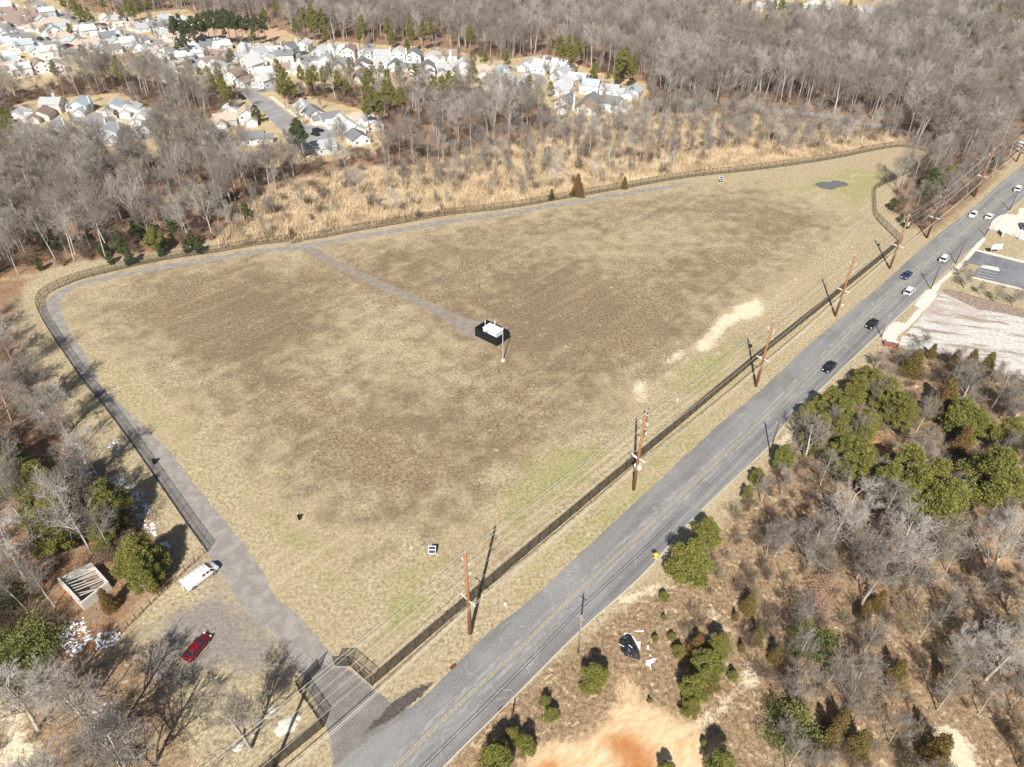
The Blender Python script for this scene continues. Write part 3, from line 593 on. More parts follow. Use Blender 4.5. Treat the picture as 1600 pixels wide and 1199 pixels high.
st2 = [(st[0][0] - bd * 95, 8.5), (st[0][0] - bd * 45, 8.5)] + st + [(st[-1][0] + bd * 60, 8.5)]
for dz, off, lab, r_ in ((-1.9, .1, 'upper black telephone cable along the far side of the road', .042), (-2.5, .0, 'low black telephone cable along the far side of the road', .04)):
    cable('telephone_cable', [p + nrm * off + Vector((0, 0, h + dz)) for p, h in st2], r_, M['cable'], lab, .012, 'black telephone cables over the road edge')

# ---------------------------------------------------------------- vehicles
def car_protos(kind):
    # profile (x along length, z): lower body, then cabin
    L, W, H = dict(sedan=(4.75, 1.82, 1.45), suv=(4.8, 1.9, 1.75), hatch=(4.2, 1.78, 1.5), pickup=(5.5, 1.95, 1.8))[kind]
    hl = L / 2; belt = H * .60
    xs_ = [-hl, -hl + .08, -hl + .35, -hl * .5, 0, hl * .45, hl - .5, hl - .12, hl]
    top = dict(sedan=[.62, .86, .95, .97, .95, .93, .82, .66, .5], suv=[.7, 1.0, 1.08, 1.1, 1.08, 1.05, .96, .78, .55], hatch=[.62, .9, .98, .98, .95, .93, .84, .68, .5], pickup=[.7, 1.05, 1.08, 1.1, 1.1, 1.08, 1.0, .82, .6])[kind]
    wd = [.78, .9, .97, 1, 1, 1, .96, .86, .72]
    body = MB(); v = []; n = 10
    for x, t_, w in zip(xs_, top, wd):
        w2 = W / 2 * w
        v += [(x, -w2 * .9, .28), (x, -w2, .42), (x, -w2, t_ * .72), (x, -w2 * .93, t_ * .94), (x, -w2 * .75, t_), (x, w2 * .75, t_), (x, w2 * .93, t_ * .94), (x, w2, t_ * .72), (x, w2, .42), (x, w2 * .9, .28)]
    f = [(i * n + j, (i + 1) * n + j, (i + 1) * n + (j + 1) % n, i * n + (j + 1) % n) for i in range(8) for j in range(n)]
    f += [tuple(range(n))[::-1], tuple(range(8 * n, 9 * n))]; f = [tuple(reversed(q)) for q in f]; body.add(v, f)
    cb = dict(sedan=(-1.75, -1.15, .35, 1.25), suv=(-2.3, -1.95, .35, 1.2), hatch=(-2.0, -1.5, .35, 1.2), pickup=(-.75, -.6, .75, 1.45))[kind]
    zb = .93 if kind != 'suv' and kind != 'pickup' else 1.05
    wb, wt = W / 2 * .9, W / 2 * .72
    def ring(x0, x1, w, z): return [(x0, -w, z), (x1, -w, z), (x1, w, z), (x0, w, z)]
    g = MB(); g.add(ring(cb[0], cb[3], wb, zb) + ring(cb[1] - .05, cb[2] + .08, wt + .02, H - .06), [(0, 1, 5, 4), (1, 2, 6, 5), (2, 3, 7, 6), (3, 0, 4, 7), (4, 5, 6, 7)])
    rf = MB(); rf.add(ring(cb[1] - .1, cb[2] + .1, wt + .04, H - .08) + ring(cb[1] + .05, cb[2] - .05, wt - .1, H), [(0, 1, 5, 4), (1, 2, 6, 5), (2, 3, 7, 6), (3, 0, 4, 7), (4, 5, 6, 7)])
    for s in (-1, 1):     # pillars
        for (xa, xb) in ((cb[0], cb[1]), (cb[3], cb[2]), ((cb[0] + cb[3]) / 2 - .1, (cb[1] + cb[2]) / 2 - .1)): rf.tube((xa, s * wb * 1.005, zb), (xb, s * wt * 1.03, H - .05), .045, k=5)
    bed = None
    if kind == 'pickup': bed = MB(); bed.box((-1.75, 0, 1.11), (1.7, 1.5, .04))
    return L, W, H, body.mesh('car_body', True), g.mesh('car_window'), rf.mesh('car_roof'), bed.mesh('truck_bed') if bed else None
wt_ = MB(); wt_.tube((0, -.11, 0), (0, .11, 0), .34, k=16); WT = wt_.mesh('tyre'); wr_ = MB(); wr_.tube((0, -.12, 0), (0, .12, 0), .2, k=10); WR = wr_.mesh('rim')
WT.materials.append(M['tyre']); WR.materials.append(M['rim'])
CP = {}
def make_car(kind, colour, loc, rz_, label, group=None, small=False, cat='car', name='parked_car'):
    if kind not in CP: CP[kind] = car_protos(kind)
    L, W, H, bm_, gm, rm, bd_ = CP[kind]
    if (kind, colour) not in CP:
        q = [bm_.copy(), rm.copy()]; [x.materials.append(M['car_' + colour] if colour != 'red' else M['red']) for x in q]; g2 = gm.copy(); g2.materials.append(M['glass']); CP[(kind, colour)] = q + [g2]
    q = CP[(kind, colour)]; r = empty(name, loc, rz_); tag(r, label, cat, group)
    link('body', q[0], None, r); link('roof', q[1], None, r); link('window', q[2], None, r)
    if bd_:
        if not bd_.materials: bd_.materials.append(M['black'])
        link('truck_bed', bd_, None, r)
    for sx in (-1, 1):
        for sy in (-1, 1):
            w = link('wheel', WT, None, r); w.location = (sx * L * .31, sy * (W / 2 - .12), .34)
            if not small: link('rim', WR, None, w)
    if not small:
        for sy in (-1, 1):
            for nm, x, mt in (('headlight', L / 2 - .1, 'lamp_white'), ('tail_light', -L / 2 + .05, 'lamp_red')):
                b = MB(); b.box((x, sy * W * .34, .68), (.14, .36, .16)); b.build(nm, M[mt], r)
            b = MB(); b.box((.95, sy * (W / 2 + .06), .98), (.14, .2, .13)); b.build('wing_mirror', q[0].materials[0], r)
    return r
def aim(p, q): a_ = G(*p); b_ = G(*q); return math.atan2(b_[1] - a_[1], b_[0] - a_[0])
rzr = rz + .02
for (x, y, kind, c, s, lab) in [(1296, 573, 'sedan', 'black', -1, 'black car on the road nearest the camera'), (1363, 506, 'sedan', 'black', -1, 'dark car passing the mouth of the broken concrete lot'), (1421, 455, 'suv', 'white', 1, 'white car in the right lane, nearest of the white ones'), (1417, 430, 'sedan', 'blue', -1, 'dark blue car in the left lane beside a white one'),
                           (1476, 404, 'suv', 'white', 1, 'white car between the two dark telephone poles'), (1521, 335, 'sedan', 'white', -1, 'white car in the left lane of the far pair'), (1546, 338, 'sedan', 'white', 1, 'white car in the right lane of the far pair'), (1591, 295, 'suv', 'white', 1, 'white car on the road at the right edge')]:
    a0 = V(x, y, .6, 0); make_car(kind, c, a0, (rzr if s > 0 else rzr + math.pi), lab, 'cars driving on the road', name='car')
make_car('sedan', 'red', V(308, 1011, .6, 0), aim((293, 1028), (322, 994)), 'dark red saloon car parked on gravel near tree shadows', name='parked_car')
make_car('sedan', 'grey', V(1599, 353, .6, 0), 1.2, 'dark grey car parked on the pale drive at the right edge', small=True)
make_car('suv', 'white', V(1592, 226, .6, 0), rz + 1.2, 'white car parked by the trees at the far right', small=True)
make_car('pickup', 'silver', V(1600, 237, .6, 0), rz + 1.2, 'silver truck parked by the trees at the far right', small=True)
# work van
r = empty('white_van', V(312, 899, 1, 0), aim((291, 917), (337, 883))); tag(r, 'long white work van parked beside the brown rail fence', 'van')
xs_ = [-3.05, -2.95, -1.5, 0, 1.2, 1.55, 2.1, 2.75, 3.0, 3.1]; tp_ = [1.75, 2.05, 2.1, 2.1, 2.08, 1.98, 1.45, 1.22, 1.05, .7]; wd = [.94, 1, 1, 1, 1, 1, .98, .92, .86, .78]
b = MB(); v = []
for x, z, w in zip(xs_, tp_, wd):
    w *= 1.0; v += [(x, -w * .95, .35), (x, -w, .5), (x, -w * .98, min(1.15, z * .75)), (x, -w * .88, z * .93), (x, -w * .72, z), (x, w * .72, z), (x, w * .88, z * .93), (x, w * .98, min(1.15, z * .75)), (x, w, .5), (x, w * .95, .35)]
b.add(v, [tuple(reversed((i * 10 + j, (i + 1) * 10 + j, (i + 1) * 10 + (j + 1) % 10, i * 10 + (j + 1) % 10))) for i in range(9) for j in range(10)] + [tuple(range(10)), tuple(range(90, 100))[::-1]]); b.build('body', M['white'], r, True)
b = MB(); b.add([(1.56, -.78, 1.96), (1.56, .78, 1.96), (2.12, .88, 1.47), (2.12, -.88, 1.47)], [(0, 3, 2, 1)]); o = b.build('windscreen', M['glass'], r); o.location = (.015, 0, .025)
for s in (-1, 1):
    for x0, x1 in ((.05, .55), (.75, 1.25)):
        b = MB(); b.box(((x0 + x1) / 2, s * .955, 1.48), (x1 - x0, .05, .42)); b.build('side_window', M['glass'], r)
    b = MB(); b.add([(1.45, s * .99, 1.22), (2.2, s * .99, 1.2), (1.75, s * .93, 1.68), (1.45, s * .92, 1.72)], [(0, 1, 2, 3), (3, 2, 1, 0)]); b.build('side_window', M['glass'], r)
    b = MB(); b.box((-3.06, s * .45, 1.5), (.04, .6, .42)); b.build('rear_window', M['glass'], r)
    b = MB(); b.box((-3.05, s * .86, .95), (.08, .14, .4)); b.build('tail_light', M['lamp_red'], r)
    b = MB(); b.box((2.98, s * .68, .85), (.14, .3, .22)); b.build('headlight', M['lamp_white'], r)
    b = MB(); b.box((1.85, s * 1.1, 1.3), (.16, .2, .3)); b.build('wing_mirror', M['black'], r)
    for x in (-1.9, 2.05):
        w = link('wheel', WT, None, r); w.location = (x, s * .9, .37); w.scale = (1.08, 1, 1.08); link('rim', WR, None, w)
b = MB(); b.box((3.04, 0, .9), (.12, 1.0, .24)); b.build('grille', M['black'], r)
b = MB()
for y in (-.5, .5): b.tube((-2.6, y, 2.2), (1.1, y, 2.2), .03, k=5)
for x in (-2.4, -1.5, -.6, .3, 1.0): b.tube((x, -.6, 2.2), (x, .6, 2.2), .025, k=5)
for x in (-2.4, 1.0):
    for y in (-.5, .5): b.tube((x, y, 2.08), (x, y, 2.2), .025, k=5)
b.build('roof_rack', M['steel'], r)

# ---------------------------------------------------------------- fenced white equipment house in the field
A_, B_, C_, D_ = [V(*p) for p in ((743, 525), (762.5, 514), (797.5, 531), (776.5, 541.5))]
C_ = A_ + (D_ - A_) + (B_ - A_)
cen = (A_ + C_) / 2; ex = (D_ - A_).normalized(); ey = Vector((-ex.y, ex.x, 0)); LX = (D_ - A_).length; LY = abs((B_ - A_).dot(ey)); ez = math.atan2(ex.y, ex.x)
cen = A_ + ex * LX / 2 + ey * LY / 2
r = empty('screen_enclosure', cen, ez); tag(r, 'black screened enclosure round the white equipment house in the field', 'enclosure')
M['screen'] = simple('black_screen', (.012, .013, .016), .7, var=.3)
for (c, s) in (((0, -LY / 2, 1.25), (LX, .06, 2.4)), ((0, LY / 2, 1.25), (LX, .06, 2.4)), ((-LX / 2, 0, 1.25), (.06, LY - .08, 2.4)), ((LX / 2, 0, 1.25), (.06, LY - .08, 2.4))):
    b = MB(); b.box(c, s); b.build('screen_panel', M['screen'], r)
    b = MB(); b.box((c[0], c[1], 2.49), (s[0] if s[0] > 1 else .09, s[1] if s[1] > 1 else .09, .07)); b.build('rail', M['black'], r)
for i in range(4):
    for j in (-1, 1): b = MB(); b.tube((-LX / 2 + LX * i / 3, j * (LY / 2 + .07), 0), (-LX / 2 + LX * i / 3, j * (LY / 2 + .07), 2.6), .05, k=6); b.build('post', M['black'], r)
tag(sheet('gravel_pad', [tuple((A_ + ex * u + ey * w).xy) for u, w in ((.1, .1), (LX - .1, .1), (LX - .1, LY - .1), (.1, LY - .1))], M['damp'] if 'damp' in M else simple('dark_pad', (.04, .042, .05), .8), .04), kind='structure')
r = empty('equipment_house', cen, ez); tag(r, 'low white flat roofed equipment house inside the black enclosure', 'building')
hx, hy = LX * .61, LY * .60; oy = .35
b = MB(); b.box((.1, oy, 1.2), (hx, hy, 2.4)); b.build('wall', M['white'], r)
b = MB(); b.box((.1, oy, 2.46), (hx + .2, hy + .2, .12)); b.build('roof', M['white'], r)
for x, y in ((-1.0, .2), (1.6, .5), (.4, -.3)): b = MB(); b.tube((x, y + oy, 2.5), (x, y + oy, 2.75), .14, k=10); b.tube((x, y + oy, 2.75), (x, y + oy, 2.85), .2, .02, k=10); b.build('vent', M['steel'], r)
b = MB(); b.box((-.8, oy - hy / 2 - .02, 1.05), (.95, .05, 2.0)); b.build('door', M['steel'], r)
for (x0, y0, yt, lab) in ((758.5, 513.5, 503, 'slim white vent mast at the left of the enclosure'), (773.4, 520, 503, 'slim white vent mast behind the white equipment house')):
    bs = (x0, y0 + 2); h = height(bs, (x0, yt)) ; r = empty('vent_mast', V(*bs)); tag(r, lab, 'mast', 'white vent masts'); b = MB(); b.tube((0, 0, 0), (0, 0, h), .09, k=8); b.build('tube', M['white'], r); b = MB(); b.box((0, 0, h + .1), (.3, .3, .2)); b.build('cap', M['white'], r)
h = height((786, 564), (785, 513)); r = empty('light_mast', V(786, 564)); tag(r, 'tall thin white mast on a round base in front of the enclosure', 'mast')
b = MB(); b.tube((0, 0, 0), (0, 0, h), .12, .09, k=10); b.build('pole', M['steel'], r); b = MB(); b.tube((0, 0, 0), (0, 0, .3), .5, k=16); b.build('base', M['palecon'], r)
b = MB(); b.box((0, 0, h + .05), (.5, .25, .16)); b.build('lamp_head', M['steel'], r)

# ---------------------------------------------------------------- small things
def solar(px, lab, s=1.0):
    r = empty('solar_unit', V(*px), 0); tag(r, lab, 'solar panel')
    b = MB(); b.tube((0, 0, 0), (0, 0, 1.3 * s), .06, k=8); b.build('post', M['steel'], r)
    R = Matrix.Translation((0, -.15, 1.35 * s)) @ Matrix.Rotation(math.radians(35), 4, 'X')
    b = MB(); b.box((0, 0, 0), (1.25 * s, 1.35 * s, .05), M=R); f_ = b.build('frame', M['white'], r)
    for y in (-.32, .32): b = MB(); b.box((0, y * s, .035), (1.1 * s, .5 * s, .03), M=R); b.build('solar_cell', M['solar'], r)
    b = MB(); b.box((.05, .75 * s, .6), (.45, .35, 1.2)); b.build('cabinet', M['white'], r)
solar((676, 866), 'small solar panel on a post with white cabinet in the field near the road')
solar((1126, 285), 'small dark solar unit at the far end of the field', 1.1)
r = empty('well_head', V(468, 811)); tag(r, 'small black well cap with two yellow stakes in the field', 'well cap')
b = MB(); b.tube((0, 0, 0), (0, 0, .8), .3, .26, k=12); b.tube((0, 0, .8), (0, 0, .9), .33, k=12); b.build('casing', M['black'], r)
for x, y in ((1.0, .1), (-.55, .75)): b = MB(); b.tube((x, y, 0), (x + .12, y + .06, 1.0), .05, k=6); b.build('stake', M['yellow'], r)
r = empty('well_head', V(242, 724)); tag(r, 'small black well cap on the gravel path beside the fence', 'well cap')
b = MB(); b.tube((0, 0, 0), (0, 0, .9), .38, .33, k=12); b.tube((0, 0, .9), (0, 0, 1.0), .4, k=12); b.build('casing', M['black'], r)
r = empty('marker_post', V(231, 722)); tag(r, 'short yellow marker post beside the black well cap on the path', 'post'); b = MB(); b.tube((0, 0, 0), (0, 0, 1.2), .08, k=6); b.build('post', M['yellow'], r); b = MB(); b.tube((0, 0, 1.2), (0, 0, 1.27), .095, k=6); b.build('cap', M['black'], r)
for px, lab in (((1058, 626), 'white round cover in the grass beside the road fence, farther one'), ((790, 945), 'white round cover in the verge near the tall pole'), ((1316, 478), 'white cap in the verge beside the slim brown pole')):
    r = empty('utility_cover', V(*px)); tag(r, lab, 'cover', 'white round covers in the verge'); b = MB(); b.tube((0, 0, 0), (0, 0, .3), .24, .2, k=12); b.build('casing', M['palecon'], r); b = MB(); b.tube((0, 0, .3), (0, 0, .36), .27, .2, k=12); b.build('lid', M['white'], r)
# yellow road sign
r = empty('road_sign', V(1022, 882), rz + math.pi / 2 + .5); tag(r, 'yellow warning sign on a post beside the road', 'sign')
b = MB(); b.tube((0, 0, 0), (0, 0, 2.9), .04, k=6); b.build('post', M['steel'], r)
R = Matrix.Translation((0, -.08, 2.5)) @ Matrix.Rotation(math.radians(45), 4, 'Y'); b = MB(); b.box((0, 0, 0), (.8, .03, .8), M=R); b.build('sign_face', M['yellow'], r)
b = MB(); b.box((0, -.08, 1.65), (.5, .03, .35)); b.build('sign_plate', M['yellow'], r)
# signs on the lawn
def board(px, w, h, lab, rz_, zb=1.0):
    r = empty('sign_board', V(*px), rz_); tag(r, lab, 'sign')
    for s in (-1, 1): b = MB(); b.tube((s * w * .35, 0, 0), (s * w * .35, 0, zb + h * .5), .07, k=6); b.build('leg', M['steel'], r)
    b = MB(); b.box((0, 0, zb + h / 2), (w, .35, h)); b.build('cabinet', M['white'], r)
    b = MB(); b.box((0, 0, zb + h + .03), (w + .1, .42, .07)); b.build('cap', M['palecon'], r)
board((1553, 396), 3.2, 1.5, 'white sign cabinet on two legs on the lawn by the car park', .1, 1.4)
board((1566, 369), 2.4, 2.6, 'taller white sign cabinet beside the pale drive', .9, .3)
r = empty('planter', V(1525, 386), .8); tag(r, 'low pale stone block beside the car park entrance', 'block'); b = MB(); b.box((0, 0, .25), (2.4, .6, .5)); b.build('block', M['palecon'], r); b = MB(); b.box((0, 0, .54), (2.5, .7, .08)); b.build('top', M['white'], r)
r = empty('site_frame', V(1391, 541), -.35); tag(r, 'rusty red frame carrying a white roll at the corner of the broken lot', 'frame')
b = MB()
for x in (-1.5, 1.5):
    for y in (-.5, .5): b.tube((x, y * 1.5, 0), (x, y * .6, 1.3), .08, k=6)
    b.tube((x, -.6, .5), (x, .6, .5), .07, k=6)
for y in (-.4, .4): b.tube((-1.7, y, 1.3), (1.7, y, 1.3), .09, k=6)
b.box((0, 0, .25), (3.2, 1.3, .12)); b.build('frame', M['rust'], r); b = MB(); b.tube((-1.3, 0, 1.5), (1.3, 0, 1.5), .26, k=14); b.build('roll', M['white'], r); b = MB(); b.tube((-1.6, 0, 1.5), (-1.3, 0, 1.5), .1, k=8); b.build('spindle', M['black'], r)
# black tarpaulin heap
M['tarp'] = NT('black_tarpaulin', .22, .6).m; M['tarp'].node_tree.nodes['Principled BSDF'].inputs['Base Color'].default_value = (.02, .022, .028, 1)
out = GP([(966, 1001), (973, 996), (980, 992), (987, 994), (990, 1003), (996, 1013), (999, 1022), (1000, 1031), (994, 1030), (985, 1028), (976, 1024), (970, 1016), (968, 1009)])
c0 = Vector(np.mean(np.array(out), 0)); r = empty('tarpaulin', (c0.x, c0.y, 0)); tag(r, 'crumpled black tarpaulin heap lying on the scrub beside the road', 'tarpaulin')
rr_ = random.Random(3); b = MB(); n = len(out); rings = []; vv = []
for k, (s, z) in enumerate(((1, .02), (.86, .42), (.66, .5), (.4, .8), (.18, .72))):
    for (x, y) in out: q = s * rr_.uniform(.9, 1.08); vv.append(((x - c0.x) * q, (y - c0.y) * q, z * rr_.uniform(.55, 1.35)))
vv.append((0, 0, .75)); ff = [(k * n + j, k * n + (j + 1) % n, (k + 1) * n + (j + 1) % n, (k + 1) * n + j) for k in range(4) for j in range(n)] + [(4 * n + j, 4 * n + (j + 1) % n, 5 * n) for j in range(n)]
b.add(vv, ff); b.build('cover', M['tarp'], r)
b = MB(); b.tube((-1.6, .2, .62), (-.9, -.3, .75), .06, k=4); b.tube((-.2, -.1, .95), (.6, -.9, .85), .06, k=4); b.build('strap', M['white'], r)
for i, (pts, lab) in enumerate((([(973, 993), (976, 989), (984, 990), (991, 997), (995, 1003), (1001, 1003), (1000, 1018), (996, 1010), (991, 1001), (985, 992)], 'large white plastic sheet beside the black tarpaulin'), ([(1009, 1033), (1016, 1031), (1020, 1029), (1026, 1030), (1022, 1035), (1016, 1038), (1018, 1048), (1014, 1042), (1009, 1039)], 'torn white rag on the scrub right of the tarpaulin'), ([(991, 986), (1006, 986), (1006, 988), (991, 988)], 'narrow white strip of debris above the tarpaulin'), ([(1011, 1009), (1014, 1008), (1014, 1015), (1010, 1015)], 'small white scrap of debris right of the tarpaulin'), ([(1014, 1024), (1017, 1023), (1017, 1028)], 'tiny white scrap above the torn rag'))):
    w = densify(GP(pts), .5); b = MB(); q = [(x + rr_.uniform(-.05, .05), y + rr_.uniform(-.05, .05)) for x, y in w]; b.prism(q, .03, .12)
    tag(b.build('plastic_sheet', M['white']), lab, 'debris', 'white debris by the tarpaulin')
# roofless block building in the left wood
W4 = [V(*p) for p in ((100, 918), (150, 893), (174, 920), (133, 953))]; cB = sum(W4, Vector()) / 4; r = empty('roofless_building', cB); tag(r, 'roofless pale block building with fallen rafters in the left wood', 'ruin')
for i in range(4):
    a_, b_ = W4[i] - cB, W4[(i + 1) % 4] - cB; d = (b_ - a_).normalized(); L = (b_ - a_).length; hh = (2.2, 1.6, 1.9, 2.6)[i]
    mid = (a_ + b_) / 2; b = MB(); b.box((mid.x, mid.y, hh / 2), (L - .24 if i % 2 else L + .2, .3, hh), math.atan2(d.y, d.x)); b.build('wall', M['block'], r)
d0 = (W4[1] - W4[0]); d1 = (W4[3] - W4[0])
for k in range(8):
    a_ = W4[0] + d1 * (.06 + .12 * k) * .9 - cB + d0 * .04; b_ = a_ + d0 * (.9 if k % 3 else .5); b = MB(); b.tube(a_ + Vector((0, 0, 2.2)), b_ + Vector((0, 0, 1.2 + .3 * (k % 2))), .09, k=4); b.build('rafter', M['block'], r)
sheet('ruin_floor', [tuple(p.xy) for p in W4], simple('leafy_floor', (.30, .20, .15), .95, var=.4, scale=2), .05)
W4 = [V(*p) for p in ((168, 1158), (190, 1150), (215, 1192), (192, 1206))]; cB = sum(W4, Vector()) / 4; r = empty('collapsed_shed', cB); tag(r, 'collapsed pale shed with planks at the bottom left', 'ruin')
for i in (0, 1, 3):
    a_, b_ = W4[i] - cB, W4[(i + 1) % 4] - cB; d = (b_ - a_).normalized(); L = (b_ - a_).length; mid = (a_ + b_) / 2; b = MB(); b.box((mid.x, mid.y, .55), (L - .22 if i % 2 else L, .22, 1.1), math.atan2(d.y, d.x)); b.build('wall', M['block'], r)
for k in range(5):
    a_ = W4[0].lerp(W4[3], .1) + (W4[1] - W4[0]) * (.25 + .15 * k) - cB; b_ = a_ + (W4[3] - W4[0]) * .8; b = MB(); b.box(((a_ + b_) / 2 + Vector((0, 0, .9 - .1 * k))), ((b_ - a_).length, .28, .06), math.atan2((b_ - a_).y, (b_ - a_).x)); b.build('plank', M['oldwood'], r)
for px, lab, s in (((1105, 645), 'x', 0),):
    pass
# pale boulders in the scrub left of the entrance
rb = random.Random(9)
for i, (x, y, s) in enumerate(((449, 1132, 1.5), (452, 1138, .9), (425, 1110, .7), (441, 1140, 1.1), (438, 1146, .7), (466, 1122, .5), (417, 1121, .5), (370, 1168, .9))):
    b = MB(); vv = []; k = 9
    for z, q in ((0, 1), (.06, .8), (.09, .4)):
        for j in range(k): a_ = j / k * 6.283; vv.append((s * q * math.cos(a_) * rb.uniform(.8, 1.15), s * q * .7 * math.sin(a_) * rb.uniform(.8, 1.15), z * s))
    vv.append((0, 0, .1 * s)); b.add(vv, [(m * k + j, m * k + (j + 1) % k, (m + 1) * k + (j + 1) % k, (m + 1) * k + j) for m in range(2) for j in range(k)] + [(2 * k + j, 2 * k + (j + 1) % k, 3 * k) for j in range(k)])
    o = b.build('pale_rock', M['palecon']); o.location = V(x, y); tag(o, 'pale rock lying in grass between the entrance and the bottom left trees', 'rock', 'pale rocks left of the entrance')
# storm drains
for px in ((708, 1042), (783, 1109)):
    r = empty('storm_drain', V(*px), rz); tag(r, ('rusty storm drain on the field side road edge' if px[0] < 750 else 'dark storm drain on the far side road edge'), 'drain'); b = MB(); b.box((0, 0, .04), (1.1, .6, .08)); b.build('surround', M['rust'], r)
    b = MB(); [b.box((x * .14, 0, .09), (.06, .5, .03)) for x in range(-3, 4)]; b.build('grate', M['black'], r)

# ---------------------------------------------------------------- houses
def house_proto(kind, roof, wall):
    r = empty('house'); wm, rm = M[wall], M['roof_' + roof]
    W, D, H, RH = dict(a=(9.5, 11, 3.0, 2.6), b=(9.0, 11.5, 5.2, 2.6), c=(11.5, 9.5, 3.0, 2.8), d=(10, 10.5, 4.6, 3.0))[kind]
    def gable(w, d, h, rh, cx=0, cy=0, axis='y', nm='wall'):
        b = MB(); hw, hd = w / 2, d / 2
        if axis == 'y': v = [(-hw, -hd, 0), (hw, -hd, 0), (hw, hd, 0), (-hw, hd, 0), (-hw, -hd, h), (hw, -hd, h), (hw, hd, h), (-hw, hd, h), (0, -hd, h + rh), (0, hd, h + rh)]; f = [(0, 1, 5, 8, 4), (2, 3, 7, 9, 6), (1, 2, 6, 5), (3, 0, 4, 7)]
        else: v = [(-hw, -hd, 0), (hw, -hd, 0), (hw, hd, 0), (-hw, hd, 0), (-hw, -hd, h), (hw, -hd, h), (hw, hd, h), (-hw, hd, h), (-hw, 0, h + rh), (hw, 0, h + rh)]; f = [(0, 1, 5, 4), (2, 3, 7, 6), (1, 2, 6, 9, 5), (3, 0, 4, 8, 7)]
        b.add([(x + cx, y + cy, z) for x, y, z in v], f); b.build(nm, wm, r)
        b = MB(); o = .4; e = .22; t_ = .16
        hs = hw if axis == 'y' else hd; le = (hd if axis == 'y' else hw) + o; sl_ = rh / hs
        for s in (-1, 1):
            P_ = [(s * (hs + o), -le, h - o * sl_ + .03), (0, -le, h + rh + .03), (0, le, h + rh + .03), (s * (hs + o), le, h - o * sl_ + .03)]
            vv = P_ + [(x, y, z + t_) for x, y, z in P_]
            if axis == 'x': vv = [(y, x, z) for x, y, z in vv]
            b.add([(x + cx, y + cy, z) for x, y, z in vv], [(0, 1, 2, 3), (4, 7, 6, 5), (0, 3, 7, 4), (0, 4, 5, 1), (2, 6, 7, 3)])
        return b.build('roof', rm, r)
    gable(W, D, H, RH, axis='y' if kind in 'abd' else 'x')
    gx_ = {'a': -1.9, 'b': 2.0, 'c': -2.6, 'd': 1.8}[kind]; fy_ = -D / 2
    gable(5.6, 4.2, 2.7, 1.7, gx_, fy_ - 2.0)
    b = MB(); b.box((gx_, fy_ - 4.13, 1.15), (4.4, .07, 2.2)); b.build('garage_door', M['white'], r)
    b = MB(); b.box((gx_ + (3.9 if gx_ < 0 else -3.9), fy_ - .04, 1.05), (1.0, .08, 2.1)); b.build('door', M['roof_brown'], r)
    wins = [(s * W * .28, D / 2 + .04, z) for s in (-1, 1) for z in ([1.6, 4.1] if H > 4 else [1.6])] + [(s * W * .3, fy_ - .04, 4.1) for s in (-1, 1) if H > 4]
    for x, y, z in wins:
        b = MB(); b.box((x, y, z), (1.3, .08, 1.3)); w_ = b.build('window', M['white'], r); b = MB(); b.box((x, y + (.05 if y > 0 else -.05), z), (1.05, .04, 1.05)); b.build('pane', M['glass'], w_)
    for y in (-D * .22, D * .22):
        for s in (-1, 1): b = MB(); b.box((s * (W / 2 + .04), y, 1.6), (.08, 1.2, 1.2)); w_ = b.build('window', M['white'], r); b = MB(); b.box((s * (W / 2 + .1), y, 1.6), (.04, .95, .95)); b.build('pane', M['glass'], w_)
    if kind in 'bd': b = MB(); b.box((W / 2 + .42, 1, (H + RH + .8) / 2), (.8, 1.3, H + RH + .8)); b.build('chimney', wm, r)
    return r
HP = {}
def house(kind, roof, wall, loc, rz_, label, group):
    k = (kind, roof, wall)
    if k not in HP: HP[k] = house_proto(*k)
    h = copy_tree(HP[k]); h.location = loc; h.scale = (.77, .77, .77); h.rotation_euler = (0, 0, rz_); tag(h, label, 'house', group); return h
ROOFW = dict(g='grey', d='dark', w='light', b='brown', t='tan', u='blue'); WORD = dict(grey='grey', dark='dark grey', light='pale', brown='red brown', tan='tan', blue='blue grey')
